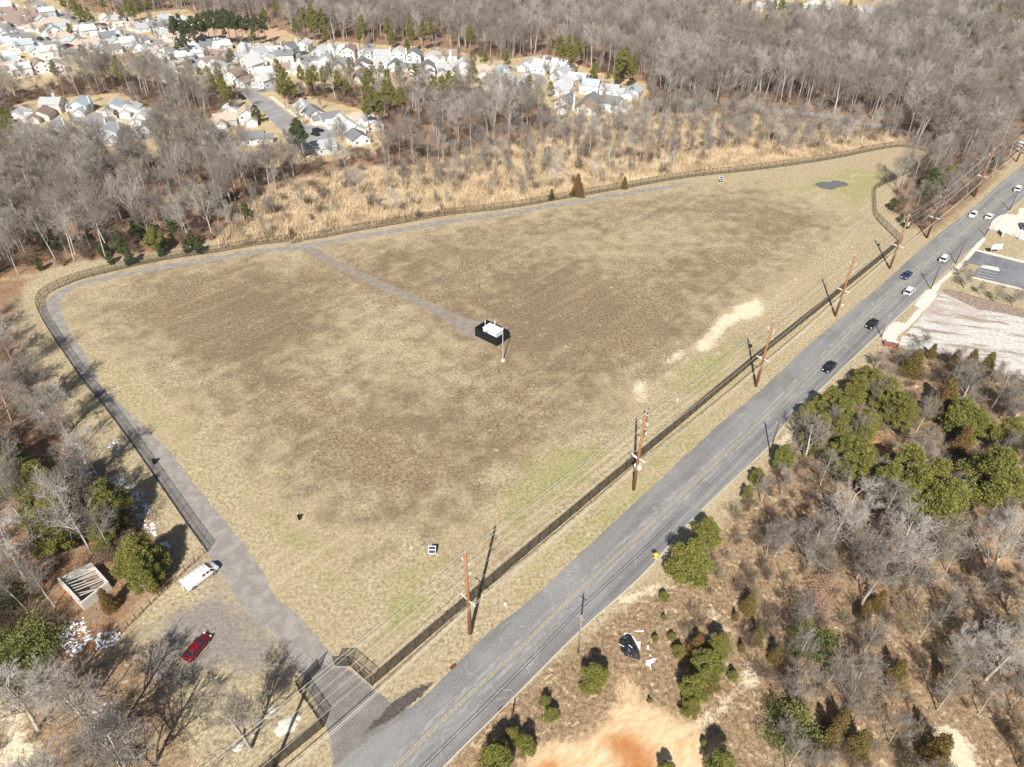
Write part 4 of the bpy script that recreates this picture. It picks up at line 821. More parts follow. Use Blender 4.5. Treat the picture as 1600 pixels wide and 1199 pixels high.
CL = [  # (what it stands by, heading of the garage front in the ground plane, houses (x, y, roof letter))
 ('top left corner of the photo', 2.2, [(8, 8, 'w'), (62, 10, 'g'), (78, 13, 'b'), (92, 14, 'w'), (1, 2, 'w')]),
 ('backmost row at the top left', 2.2, [(150, 27, 'w'), (164, 32, 'g'), (180, 37, 't'), (197, 42, 'g'), (206, 47, 'w'), (226, 34, 'w'), (240, 34, 'd'), (258, 28, 'g'), (289, 28, 'w'), (222, 50, 'd'), (240, 50, 'g'), (250, 56, 't'), (268, 60, 'w')]),
 ('row just below the far left street', 2.2, [(6, 13, 'b'), (22, 19, 'b'), (36, 19, 'b'), (52, 22, 'b'), (66, 26, 'g'), (80, 30, 't'), (96, 35, 'g'), (122, 41, 'w'), (137, 45, 'w'), (153, 50, 'w'), (169, 56, 'd'), (184, 60, 'g'), (199, 64, 'w'), (214, 68, 'u'), (228, 71, 'w'), (243, 74, 't'), (258, 76, 'd'), (274, 80, 'w')]),
 ('row above the near left street', -.95, [(12, 26, 'b'), (28, 30, 'b'), (42, 34, 'b'), (56, 36, 't'), (70, 42, 'b'), (84, 46, 'u'), (100, 52, 't'), (116, 58, 'u'), (140, 63, 't'), (158, 68, 'g'), (173, 71, 'd')]),
 ('row below the near left street', 2.2, [(4, 48, 'w'), (18, 54, 'd'), (22, 64, 'w'), (38, 69, 'u'), (55, 74, 'u'), (74, 79, 'w'), (2, 60, 'w')]),
 ('left edge above the wood', 2.2, [(3, 82, 'w'), (12, 91, 'u'), (22, 100, 'w'), (32, 106, 'w'), (4, 100, 't'), (54, 101, 'b'), (80, 101, 'g')]),
 ('left of the far cul-de-sac', .6, [(245, 86, 'w'), (252, 94, 'w'), (259, 102, 'w'), (267, 110, 'w'), (265, 82, 'b'), (276, 78, 'g'), (296, 72, 'w'), (306, 66, 'd'), (318, 63, 't'), (332, 60, 'g'), (346, 66, 'w'), (302, 80, 'w')]),
 ('right of the far cul-de-sac', 2.6, [(334, 80, 'b'), (326, 92, 'b'), (341, 98, 'w'), (352, 105, 'g'), (368, 115, 'b'), (380, 120, 'b'), (392, 124, 'w'), (386, 70, 'u'), (392, 82, 'g'), (402, 70, 't'), (376, 83, 'g'), (395, 100, 'w'), (392, 92, 'w')]),
 ('row before the long wood', 3.05, [(412, 71, 'w'), (428, 71, 'b'), (450, 73, 'd'), (471, 70, 'w'), (500, 74, 'w'), (522, 72, 'w'), (546, 78, 'b'), (571, 78, 'g'), (597, 80, 'g'), (621, 82, 'w'), (646, 84, 'd'), (671, 84, 'w'), (697, 84, 'b')]),
 ('middle row of the suburb', .1, [(414, 86, 'w'), (431, 86, 'd'), (510, 91, 'g'), (530, 92, 'd'), (490, 99, 'w'), (441, 101, 'b'), (412, 107, 'w'), (470, 100, 'w'), (592, 93, 'g'), (590, 104, 'w'), (613, 96, 'd'), (566, 94, 'd'), (668, 103, 'd'), (681, 103, 'g'), (720, 100, 'w'), (757, 104, 't'), (775, 105, 'u'), (790, 117, 'w'), (765, 121, 'b'), (564, 112, 'b'), (655, 112, 'w'), (420, 118, 'w')]),
 ('along the small left lane', .1, [(28, 174, 'w'), (45, 173, 'b'), (80, 163, 'g'), (125, 162, 'u'), (178, 160, 'u'), (204, 164, 'w'), (222, 176, 'w'), (240, 186, 'd'), (150, 198, 'g'), (172, 205, 'g'), (86, 199, 'g')]),
 ('left of the straight street', .3, [(360, 166, 'w'), (350, 180, 't'), (386, 177, 't'), (395, 208, 'd'), (343, 222, 'd'), (330, 208, 'g')]),
 ('round the middle cul-de-sac', -2.6, [(474, 162, 'w'), (490, 170, 'd'), (515, 178, 'd'), (532, 184, 'w'), (556, 180, 't'), (568, 190, 'w'), (558, 208, 'd'), (505, 222, 'g'), (546, 192, 'w')]),
 ('right end of the suburb', -.4, [(826, 95, 'g'), (852, 95, 'd'), (868, 100, 'w'), (878, 108, 'g'), (902, 117, 'w'), (880, 122, 'w'), (882, 132, 'g'), (922, 132, 'u'), (954, 134, 'g'), (990, 137, 'u'), (884, 158, 'd'), (908, 160, 'b'), (925, 150, 'd'), (956, 158, 'd'), (803, 119, 'w'), (800, 128, 'g'), (845, 100, 'w')]),
 ('beyond the far woods at top right', .4, [(1190, 6, 'w'), (1208, 3, 'w'), (1294, 8, 'w'), (1313, 12, 'b'), (1330, 14, 'w'), (1346, 10, 't'), (1362, 15, 'u'), (1225, 5, 'd'), (1270, 3, 'w'), (1382, 16, 'b'), (1400, 18, 'w')])]
ordw = ['first', 'second', 'third', 'fourth', 'fifth', 'sixth', 'seventh', 'eighth', 'ninth', 'tenth', 'eleventh', 'twelfth', 'thirteenth', 'fourteenth', 'fifteenth', 'sixteenth', 'seventeenth', 'eighteenth', 'nineteenth', 'twentieth', 'twenty-first', 'twenty-second']
hr = random.Random(11); placed = []
STC = [smooth_line(GP(q), 4) for q in ([(-60, 18), (0, 39), (60, 61), (112, 79), (138, 87)], [(70, 8), (95, 22), (140, 37), (190, 50), (230, 62), (262, 71)], [(385, 142), (415, 158), (450, 188), (475, 208)], [(320, 88), (300, 100), (288, 116)])]
for where, hd, hs in CL:
    hs = sorted(hs, key=lambda q: q[0]); ntot = len(hs)
    seen = {}
    cnt = {}
    for (_, _, l) in hs: cnt[l] = cnt.get(l, 0) + 1
    for (x, y, l) in hs:
        p = V(x, y + 2, 3.0, 0); kd = 'aaaccbd'[hr.randrange(7)]; wl = hr.choice(['siding', 'siding', 'siding', 'siding', 'siding2', 'siding3'])
        # keep neighbours from running into each other
        for _ in range(30):
            mv = Vector((0, 0, 0))
            for q in placed:
                dd = p - q; L = dd.length
                if L < 9.3: mv += (dd.normalized() if L > .1 else Vector((1, 0, 0))) * (9.3 - L) * .6
            for sl_ in STC:
                cp = min(sl_, key=lambda c: (c[0] - p.x) ** 2 + (c[1] - p.y) ** 2); dd = p - Vector((cp[0], cp[1], 0)); L = dd.length
                if L < 9.5: mv += (dd.normalized() if L > .1 else Vector((0, 1, 0))) * (9.5 - L) * .8
            if mv.length < .05: break
            p = p + mv
        placed.append(p); roof = ROOFW[l]; seen[l] = seen.get(l, 0) + 1
        od = '' if cnt[l] == 1 else (ordw[seen[l] - 1] + ' from left of those ')
        lab = ('%s roofed %shouse %s' % (WORD[roof], '' , where)) if cnt[l] == 1 else ('%s roofed house, %s such from left, %s' % (WORD[roof], ordw[seen[l] - 1], where))
        house(kd, roof, wl, p, hd + hr.choice([0, 0, 0, math.pi / 2]) + hr.uniform(-.12, .12), lab, 'houses ' + where)
for r_ in HP.values(): delete_tree(r_)
# cars in the suburb
SC = [(62, 61, 'black', 'on the near left street, nearest the houses'), (75, 60, 'grey', 'on the near left street among the rows'), (95, 76, 'black', 'at the lower end of the near left street'), (100, 73, 'grey', 'in the lower end of the near left street, upper one'), (107, 71, 'maroon', 'at the kerb of the near left street'), (19, 40, 'black', 'at the top of the near left street'), (114, 28, 'black', 'on the far left street, left one of two'), (129, 33, 'black', 'on the far left street, right one of two'), (227, 58, 'black', 'at the right end of the far left street'), (162, 38, 'maroon', 'in front of the back row at the far left'), (299, 96, 'black', 'on the far cul-de-sac'),
      (461, 84, 'red', 'on the drive in the front row, left one'), (475, 83, 'black', 'on the drive in the front row, right of the red one'), (184, 179, 'maroon', 'on the drive of the small left lane'), (497, 204, 'black', 'on the middle cul-de-sac'), (492, 209, 'black', 'behind the grey roof by the middle cul-de-sac'), (378, 152, 'black', 'under the trees by the straight street'), (660, 92, 'maroon', 'in the street of the middle row'), (386, 190, 'black', 'on the lawn beside the straight street'), (845, 108, 'black', 'at the right end of the suburb, upper one'), (852, 112, 'blue', 'at the right end of the suburb, lower one'), (405, 183, 'yellow', 'parked'), (560, 100, 'black', 'beside the shaded roof in the middle row')]
M['car_yellow'] = M['yellow']; M['car_red'] = M['red']
for x, y, c, w in SC:
    lab = {'black': 'black', 'grey': 'grey', 'maroon': 'dark red', 'blue': 'dark blue', 'red': 'bright red', 'yellow': 'yellow'}[c] + (' car ' + w if c != 'yellow' else ' digger coloured vehicle beside the straight street')
    p = V(x, y, .7, 0)
    make_car(hr.choice(['sedan', 'suv', 'hatch']), c, p, hr.choice([2.2, .6, -.9, 2.5]), lab, 'cars parked in the suburb', small=True)

# ---------------------------------------------------------------- trees
def tubes_np(segs, k=3):
    """segs: array (n, 8) p0 p1 r0 r1 -> verts, quads"""
    s = np.asarray(segs, float); p0, p1, r0, r1 = s[:, :3], s[:, 3:6], s[:, 6], s[:, 7]
    d = p1 - p0; d /= np.maximum(np.linalg.norm(d, axis=1, keepdims=True), 1e-6)
    up = np.where(np.abs(d[:, 2:3]) < .9, np.array([[0, 0, 1.]]), np.array([[1., 0, 0]])); a = np.cross(d, up); a /= np.linalg.norm(a, axis=1, keepdims=True); b = np.cross(d, a)
    an = np.arange(k) / k * 2 * np.pi; ca, sa = np.cos(an)[None, :, None], np.sin(an)[None, :, None]
    ring = a[:, None] * ca + b[:, None] * sa
    v = np.concatenate((p0[:, None] + ring * r0[:, None, None], p1[:, None] + ring * r1[:, None, None]), 1).reshape(-1, 3)
    n = len(s); base = (np.arange(n) * 2 * k)[:, None, None]; j = np.arange(k); q = np.stack((j, (j + 1) % k, k + (j + 1) % k, k + j), -1)[None]
    return v, (base + q).reshape(-1, 4)
def branch_segs(seed, h, spread, levels, tw=.02, upb=.35, lean=0, trunk_frac=.35, nl=11, kids=(6, 5, 4), wig=.28, stems=1, tr=None):
    R = random.Random(seed); segs = {0: [], 1: []}
    def rv(): return Vector((R.gauss(0, 1), R.gauss(0, 1), R.gauss(0, 1))).normalized()
    def grow(p, d, L, r, lev):
        n = {0: 7, 1: 5, 2: 4, 3: 3, 4: 2}.get(lev, 2); pts = [(p.copy(), r)]
        for i in range(n):
            bend = wig * (.35 if lev == 0 else 1); d = (d + rv() * bend * .5 + Vector((0, 0, upb * (.25 if lev else .1)))).normalized()
            q = p + d * (L / n); r2 = max(tw * .6, r * (1 - .62 * (i + 1) / n)) if lev else max(tw, r * (1 - .75 * (i + 1) / n))
            segs[0 if lev == 0 else 1].append((*p, *q, pts[-1][1], r2)); p = q; pts.append((p.copy(), r2))
        if lev >= levels: return
        nk = nl if lev == 0 else kids[min(lev - 1, len(kids) - 1)]
        for c in range(nk):
            t = (trunk_frac + (1 - trunk_frac) * (c + R.random()) / nk) if lev == 0 else (.25 + .75 * (c + R.random()) / nk)
            f = t * n; i = min(int(f), n - 1); q = pts[i][0].lerp(pts[i + 1][0], f - i); rr__ = pts[i][1]
            dd = (pts[i + 1][0] - pts[i][0]).normalized(); o = rv(); o = (o - dd * o.dot(dd)).normalized()
            ang = R.uniform(.55, 1.0) * (spread if lev == 0 else 1); nd = (dd * math.cos(ang) + o * math.sin(ang)).normalized()
            if lev == 0: Lk = h * R.uniform(.28, .42) * (1.25 - .75 * t)
            else: Lk = L * R.uniform(.42, .68)
            grow(q, nd, Lk, max(tw, rr__ * (.55 if lev == 0 else .6)), lev + 1)
    for s in range(stems):
        d = Vector((lean + R.uniform(-.06, .06), R.uniform(-.06, .06), 1)).normalized()
        if stems > 1: d = Vector((R.uniform(-.7, .7), R.uniform(-.7, .7), 1)).normalized()
        grow(Vector((R.uniform(-.1, .1) * (stems > 1) * 3, R.uniform(-.1, .1) * (stems > 1) * 3, 0)), d, h * R.uniform(.82, .95) * (1 if stems == 1 else R.uniform(.6, 1)), tr if tr else h * .0125, 0 if stems == 1 else 1)
    return segs
def tree_meshes(seed, **kw):
    s = branch_segs(seed, **kw); out = []
    if s[0]: v, q = tubes_np(s[0], 7); out.append(np_mesh('trunk', v, q)); out[-1].polygons.foreach_set('use_smooth', [True] * len(q))
    v, q = tubes_np(s[1], 3); out.append(np_mesh('crown', v, q)); return out
BT = []
for i in range(7): BT.append(tree_meshes(100 + i, h=16, spread=.75 + .06 * (i % 3), levels=4, tw=.024, nl=11 + i % 3, kids=(5, 5, 3), upb=.45, tr=.19, trunk_frac=.3 if i % 2 else .42))
PALE = []
BIG = [tree_meshes(200 + i, h=15, spread=1.15, levels=4, tw=.026, nl=12, kids=(7, 6, 5), upb=.3, trunk_frac=.16, wig=.34, tr=.34) for i in range(3)]
SAP = [tree_meshes(300 + i, h=9, spread=.9, levels=3, tw=.022, nl=13, kids=(7, 5), upb=.4, trunk_frac=.2) for i in range(3)]
SHR = [tree_meshes(400 + i, h=3.6, spread=.9, levels=3, tw=.022, kids=(7, 6), upb=.35, stems=9, tr=.045) for i in range(3)]
for L_ in (BT, BIG, SAP):
    for t_ in L_: t_[0].materials.append(M['bark']); t_[1].materials.append(M['twig'])
for k in (1, 3, 5):
    a, b = BT[k][0].copy(), BT[k][1].copy(); a.materials.clear(); b.materials.clear(); a.materials.append(M['twig2']); b.materials.append(M['twig2']); PALE.append((a, b))
for t_ in SHR: t_[0].materials.append(M['shrubtwig'])
PB = [m.copy() for m in [SHR[0][0], SHR[1][0]]]
for m in PB: m.materials.clear(); m.materials.append(M['palebrush'])
WT_ = [(a.copy(), b.copy()) for a, b in BIG[:2]]
for a, b in WT_: b.materials.clear(); b.materials.append(M['twig2']); a.materials.clear(); a.materials.append(M['twig2'])

def leaf_cloud(seed, centers, radii, per, size, flat=.7, up=.0):
    R = np.random.RandomState(seed); V_ = []; 
    for c, r in zip(centers, radii):
        n = int(per * (r ** 2)); d = R.normal(size=(n, 3)); d /= np.linalg.norm(d, axis=1, keepdims=True); rad = r * (.45 + .65 * R.rand(n, 1)); p = np.array(c) + d * rad * np.array([1, 1, flat])
        a = R.normal(size=(n, 3)) + d * .6; a[:, 2] += up; a /= np.linalg.norm(a, axis=1, keepdims=True); b = np.cross(a, R.normal(size=(n, 3))); b /= np.linalg.norm(b, axis=1, keepdims=True)
        s = size * (.6 + .9 * R.rand(n, 1)); V_.append(np.stack((p - b * s * .5, p + b * s * .5, p + a * s * 1.5), 1))
    v = np.concatenate(V_).reshape(-1, 3); return v, np.arange(len(v)).reshape(-1, 3)
def pine_meshes(seed, h, w, base=.35, n=34, dense=560, size=.14):
    R = random.Random(seed); segs = []; cs = []; rs = []
    p = Vector((0, 0, 0)); r = h * .016
    for i in range(8):
        q = p + Vector((R.uniform(-.1, .1), R.uniform(-.1, .1), h * .92 / 8)); segs.append((*p, *q, r * (1 - i * .1), r * (1 - (i + 1) * .1))); p = q
    for i in range(n):
        t = (i + R.random()) / n; z = h * (base + (1 - base) * t); prof = math.sin(math.pi * min(1, .22 + .78 * t)) ** .6 * (1 - .35 * t); a = i * 2.4 + R.uniform(-.4, .4); q = math.sqrt(R.uniform(.12, 1)) * w * prof
        c = Vector((q * math.cos(a), q * math.sin(a), z + R.uniform(-.3, .3))); cs.append(tuple(c)); rs.append(w * R.uniform(.24, .42) * (1 - .35 * t)); segs.append((0, 0, z - q * .35, *c, .07, .03))
    v, q = tubes_np(segs, 5); tm = np_mesh('trunk', v, q); tm.materials.append(M['pinebark'])
    v, t_ = leaf_cloud(seed, cs, rs, dense, size); return tm, np_mesh('crown', v, tris=t_)
def cone_meshes(seed, h, w, dense=420, size=.145):
    R = random.Random(seed); cs = []; rs = []
    for i in range(30):
        t = (i + .5) / 30; q = w * (1 - t) ** .75 * (.35 + .65 * R.random()) * .8; a = i * 2.4; cs.append((q * math.cos(a), q * math.sin(a), h * (.06 + .9 * t))); rs.append(w * (.22 + .34 * (1 - t)))
    v, q = tubes_np([(0, 0, 0, 0, 0, h * .9, h * .018, .02)], 6); tm = np_mesh('trunk', v, q); tm.materials.append(M['pinebark'])
    v, t_ = leaf_cloud(seed, cs, rs, dense, size, 1.0, .5); return tm, np_mesh('crown', v, tris=t_)
def bush_meshes(seed, w, h):
    R = random.Random(seed); cs = [(R.uniform(-.7, .7) * w, R.uniform(-.7, .7) * w, h * R.uniform(.25, .75)) for _ in range(14)]; v, t_ = leaf_cloud(seed, cs, [h * R.uniform(.3, .5) for _ in cs], 190, .10, .8); s = branch_segs(seed, h * .8, .9, 2, tw=.03, stems=6, tr=.05)
    a, q = tubes_np(s[1], 3); tm = np_mesh('stems', a, q); tm.materials.append(M['shrubtwig']); return tm, np_mesh('foliage', v, tris=t_)
PINE = [pine_meshes(20 + i, 9, 3.3, .25, 38) for i in range(4)]; TPINE = [pine_meshes(40 + i, 15, 3.1, .5, 26) for i in range(3)]
CONE = [cone_meshes(60 + i, 7, 2.0) for i in range(3)]; HOLLY = [pine_meshes(70 + i, 9, 2.9, .08, 34) for i in range(2)]; BUSH = [bush_meshes(80 + i, 2.6, 2.6) for i in range(2)]
def colored(protos, mat):
    out = []
    for a, b in protos:
        b2 = b.copy(); b2.materials.clear(); b2.materials.append(M[mat]); out.append((a, b2))
    return out
SPEC = {'pine': colored(PINE, 'pine'), 'tallpine': colored(TPINE, 'pine'), 'darkpine': colored(TPINE, 'darkpine'), 'cedar': colored(CONE, 'cedar'), 'greencone': colored(PINE, 'pine'), 'darkcone': colored(HOLLY, 'darkpine'), 'bush': colored(BUSH, 'bush'), 'beech': colored(BUSH, 'beech')}
BASEH = {'pine': 9, 'tallpine': 15, 'darkpine': 15, 'cedar': 7, 'greencone': 9, 'darkcone': 9, 'bush': 2.6, 'beech': 2.6}
tr = random.Random(77)
def plant(name, meshes, loc, s, label, cat, group, parts=('trunk', 'crown'), sz=None):
    r = empty(name, loc, tr.uniform(0, 6.28)); sz = sz or s * tr.uniform(.92, 1.08); r.scale = (s, s, sz); tag(r, label, cat, group)
    for nm, me in zip(parts, meshes): link(nm, me, None, r)
    return r
NAMES = {'pine': ('pine_tree', 'bushy yellow green pine'), 'tallpine': ('pine_tree', 'tall pine with a green top'), 'darkpine': ('pine_tree', 'dark green tall pine'), 'cedar': ('cedar_tree', 'brownish conical cedar'), 'greencone': ('pine_tree', 'small bushy young pine'), 'darkcone': ('holly_tree', 'dark glossy evergreen'), 'bush': ('vine_bush', 'low bright green bush'), 'beech': ('beech_sapling', 'small pink leaved tree')}
EV = [  # kind, where, [(x, y of crown centre, height m)]
 ('pine', 'in the roadside pine cluster', [(1292, 636, 8), (1312, 652, 8.5), (1337, 612, 7), (1362, 604, 7.5), (1383, 622, 8), (1400, 640, 8.5), (1412, 655, 8), (1310, 676, 7.5), (1283, 672, 7), (1272, 688, 6.5), (1352, 665, 7), (1322, 712, 9), (1338, 726, 9.5), (1262, 645, 5), (1348, 590, 5), (1343, 690, 7.5)]),
 ('pine', 'in the tall pine clump', [(1412, 738, 10), (1385, 762, 9), (1438, 752, 9), (1460, 752, 10), (1428, 775, 10), (1475, 792, 12), (1458, 800, 10)]),
 ('pine', 'standing by the right edge', [(1552, 752, 13)]), ('pine', 'right of the cluster among bare trees', [(1502, 652, 9), (1525, 665, 8), (1572, 682, 8), (1585, 760, 7)]),
 ('pine', 'beside the road next to the yellow sign', [(1079, 882, 9.8), (1106, 832, 6.2)]),
 ('greencone', 'above the yellow sign', [(1225, 716, 5.5), (1184, 745, 3.5), (1168, 770, 3.2), (1252, 683, 3)]),
 ('cedar', 'along the broken concrete lot', [(1431, 566, 7.5), (1492, 562, 5), (1517, 565, 6), (1545, 568, 6), (1458, 548, 4)]),
 ('cedar', 'right of the pine cluster', [(1480, 617, 8.5), (1470, 632, 7), (1505, 688, 7), (1300, 700, 5), (1455, 640, 5), (1287, 705, 4)]),
 ('pine', 'standing alone beside the tarpaulin', [(929, 1058, 5.5)]),
 ('pine', 'in the clump below the tarpaulin', [(1103, 1040, 6.5), (1082, 1078, 6), (1080, 1108, 4), (1125, 1008, 5)]),
 ('cedar', 'in the clump below the tarpaulin', [(1090, 1010, 5), (1112, 1062, 4)]),
 ('greencone', 'near the clay pit', [(851, 1096, 2.2), (861, 1115, 2.6), (1061, 1018, 2.4), (1146, 1056, 2), (1037, 933, 2), (1050, 995, 1.6), (1024, 998, 1.4), (1037, 965, 1.2), (1100, 1162, 1.3), (1015, 1095, 1)]),
 ('pine', 'left of the clay pit', [(777, 1186, 5.5), (820, 1165, 3.5), (800, 1150, 3)]), ('pine', 'right of the clay pit', [(1128, 1199, 5.5), (1040, 1204, 3)]),
 ('cedar', 'in the right hand scrub', [(1172, 942, 5), (1184, 992, 4), (1150, 962, 2), (1215, 1022, 4), (1352, 955, 4), (1405, 1048, 5), (1480, 1052, 4), (1468, 1170, 6), (1345, 1160, 6), (1300, 1150, 5), (1160, 1010, 2), (1410, 900, 5), (1375, 938, 5), (1315, 1128, 5)]),
 ('bush', 'in the right hand scrub', [(1275, 1010, 4), (1245, 1128, 4), (1230, 1140, 3.4), (1262, 1000, 3)]),
 ('beech', 'in the right hand scrub', [(1290, 915, 2.6), (1280, 932, 2.6)]),
 ('pine', 'above the roofless building', [(12, 735, 9), (28, 752, 8), (66, 764, 11), (88, 790, 10), (60, 800, 9), (98, 812, 9), (8, 712, 8), (84, 838, 8), (172, 790, 9), (165, 815, 8), (165, 838, 7), (45, 748, 9), (70, 835, 6), (122, 755, 5)]),
 ('pine', 'beside the white van', [(216, 872, 9.5), (226, 900, 7), (205, 885, 6)]),
 ('cedar', 'against the roofless building', [(165, 938, 5), (238, 905, 5), (200, 820, 4)]),
 ('beech', 'in the wood above the van', [(185, 830, 2.8), (172, 845, 3), (200, 842, 2.5)]),
 ('bush', 'at the left edge', [(12, 1035, 4.6), (35, 1008, 5), (60, 1000, 4), (25, 1050, 4), (5, 1010, 4), (50, 1025, 3.5), (5, 930, 4)]),
 ('darkcone', 'along the left wood edge', [(65, 358, 8), (80, 372, 7), (185, 378, 7), (200, 400, 5), (160, 388, 5), (215, 355, 8), (242, 372, 7), (330, 312, 8), (345, 300, 8), (250, 390, 4), (290, 385, 4), (60, 412, 4), (300, 375, 5), (385, 330, 5), (310, 385, 4), (170, 402, 4), (140, 375, 6), (268, 352, 6)]),
 ('greencone', 'bright against the wood edge by the path', [(243, 378, 7), (222, 352, 6)]),
 ('tallpine', 'in the left wood', [(18, 195, 15), (8, 188, 14), (30, 200, 12), (85, 108, 12), (182, 102, 14), (186, 116, 12), (128, 80, 10), (50, 262, 9), (70, 252, 8), (165, 88, 9)]),
 ('tallpine', 'beside the straight street', [(312, 115, 12), (325, 118, 12), (340, 110, 13), (345, 128, 13), (350, 142, 12), (330, 130, 11), (355, 150, 11), (315, 188, 10)]),
 ('darkpine', 'before the middle cul-de-sac', [(464, 198, 14), (470, 212, 13), (458, 215, 12), (398, 172, 8)]),
 ('tallpine', 'in the wood below the middle rows', [(436, 112, 13), (445, 122, 14), (440, 134, 13), (470, 118, 12), (482, 120, 13), (490, 116, 13), (512, 108, 12), (505, 118, 12), (527, 122, 13), (546, 108, 9), (582, 110, 10), (575, 122, 13), (572, 135, 13), (596, 108, 9), (622, 108, 9), (605, 124, 13), (602, 138, 15), (610, 146, 14), (625, 152, 14), (572, 166, 14), (590, 160, 13), (648, 112, 11), (690, 132, 15), (702, 128, 14), (712, 138, 12), (712, 118, 11), (738, 105, 11), (735, 118, 11), (762, 128, 9), (752, 136, 11), (790, 125, 10), (675, 128, 10), (456, 138, 10), (540, 132, 9), (580, 148, 12), (545, 96, 7), (804, 140, 9), (828, 126, 8), (825, 130, 7), (860, 135, 7)]),
 ('darkpine', 'in the row behind the clay clearing', [(272, 42, 16), (281, 38, 16), (290, 44, 15), (300, 38, 17), (311, 36, 17), (321, 33, 17), (331, 34, 17), (342, 31, 17), (353, 33, 17), (364, 32, 17), (375, 35, 15), (388, 33, 15), (400, 37, 15), (285, 62, 12), (277, 66, 11), (360, 84, 9), (356, 92, 8), (350, 48, 7), (410, 36, 14), (268, 88, 7), (260, 95, 6)]),
 ('tallpine', 'behind the far left rows', [(120, 15, 14), (128, 20, 15), (138, 22, 14), (112, 8, 13), (198, 6, 14), (215, 10, 14), (205, 16, 14), (160, 5, 12), (108, 46, 9), (188, 20, 12), (98, 3, 12), (230, 6, 12)]),
 ('tallpine', 'in the long wood behind the front row', [(475, 28, 17), (485, 18, 17), (495, 30, 16), (503, 28, 16), (488, 40, 14), (460, 38, 13), (508, 50, 12), (565, 38, 15), (560, 52, 13), (605, 45, 15), (612, 56, 13), (643, 52, 13), (660, 48, 14), (672, 45, 14), (636, 70, 9), (640, 40, 12), (735, 55, 14), (738, 88, 10), (757, 90, 10), (792, 90, 9), (790, 84, 8), (412, 22, 12), (430, 10, 12), (395, 55, 8)]),
 ('tallpine', 'by the right suburb end', [(875, 68, 15), (880, 78, 14), (890, 72, 15), (895, 82, 14), (905, 72, 14), (972, 92, 16), (978, 86, 15), (968, 102, 13), (990, 102, 13), (985, 110, 11), (928, 115, 10), (930, 105, 10), (950, 118, 7), (964, 118, 7), (825, 125, 7), (1022, 62, 12)]),
 ('tallpine', 'in the far woods at the upper right', [(1085, 25, 14), (1100, 22, 12), (1153, 10, 14), (1170, 14, 14), (1130, 38, 11), (1185, 42, 12), (1195, 38, 14), (1210, 12, 14), (1222, 8, 14), (1250, 15, 14), (1262, 18, 13), (1285, 14, 14), (1325, 20, 14), (1335, 19, 12), (1228, 40, 10), (1234, 44, 9), (1292, 55, 10), (1255, 58, 9), (1328, 10, 12), (1530, 12, 12), (1560, 15, 14), (1590, 12, 14), (1598, 18, 13), (1590, 38, 12), (1555, 35, 10), (1202, 42, 11), (1468, 125, 12), (1475, 148, 11), (1570, 122, 10)]),
 ('pine', 'in the roadside grove', [(1480, 280, 8), (1475, 290, 8)]), ('darkcone', 'in the roadside grove', [(1455, 282, 8), (1445, 290, 7), (1395, 318, 4), (1418, 348, 3.5), (1408, 340, 3), (1545, 258, 6), (1550, 250, 5)]),
 ('cedar', 'behind the far fence', [(903, 290, 7), (908, 296, 5), (862, 304, 3.5), (976, 286, 4), (455, 364, 3)]),
]
count_label = {}
for kind, where, pts in EV:
    nm, look = NAMES[kind]; parts = ('stems', 'foliage') if kind in ('bush', 'beech') else ('trunk', 'crown'); pr = SPEC[kind]
    pts = sorted(pts, key=lambda q: q[0])
    for i, (x, y, h) in enumerate(pts):
        h = h * 1.06; cz = h * (.72 if 'tall' in kind or kind == 'darkpine' else .5); p = V(x, y, cz, 0); s = h / BASEH[kind]
        w_ = .82 if h > 12 and 'tall' in kind else 1
        if len(pts) == 1: lab = '%s %s' % (look, where)
        elif len(pts) <= 20: lab = '%s %s, %s from the left' % (look, where, ordw[i])
        else: lab = '%s %s' % (look, where)
        r = plant(nm, pr[tr.randrange(len(pr))], p, s, lab, 'tree' if kind not in ('bush',) else 'bush', '%ss %s' % (look, where) , parts)
        r.scale.x = r.scale.y = s * w_ * tr.uniform(.9, 1.12)
        if len(pts) > 20: r['label'] = '%s %s' % (look, where)
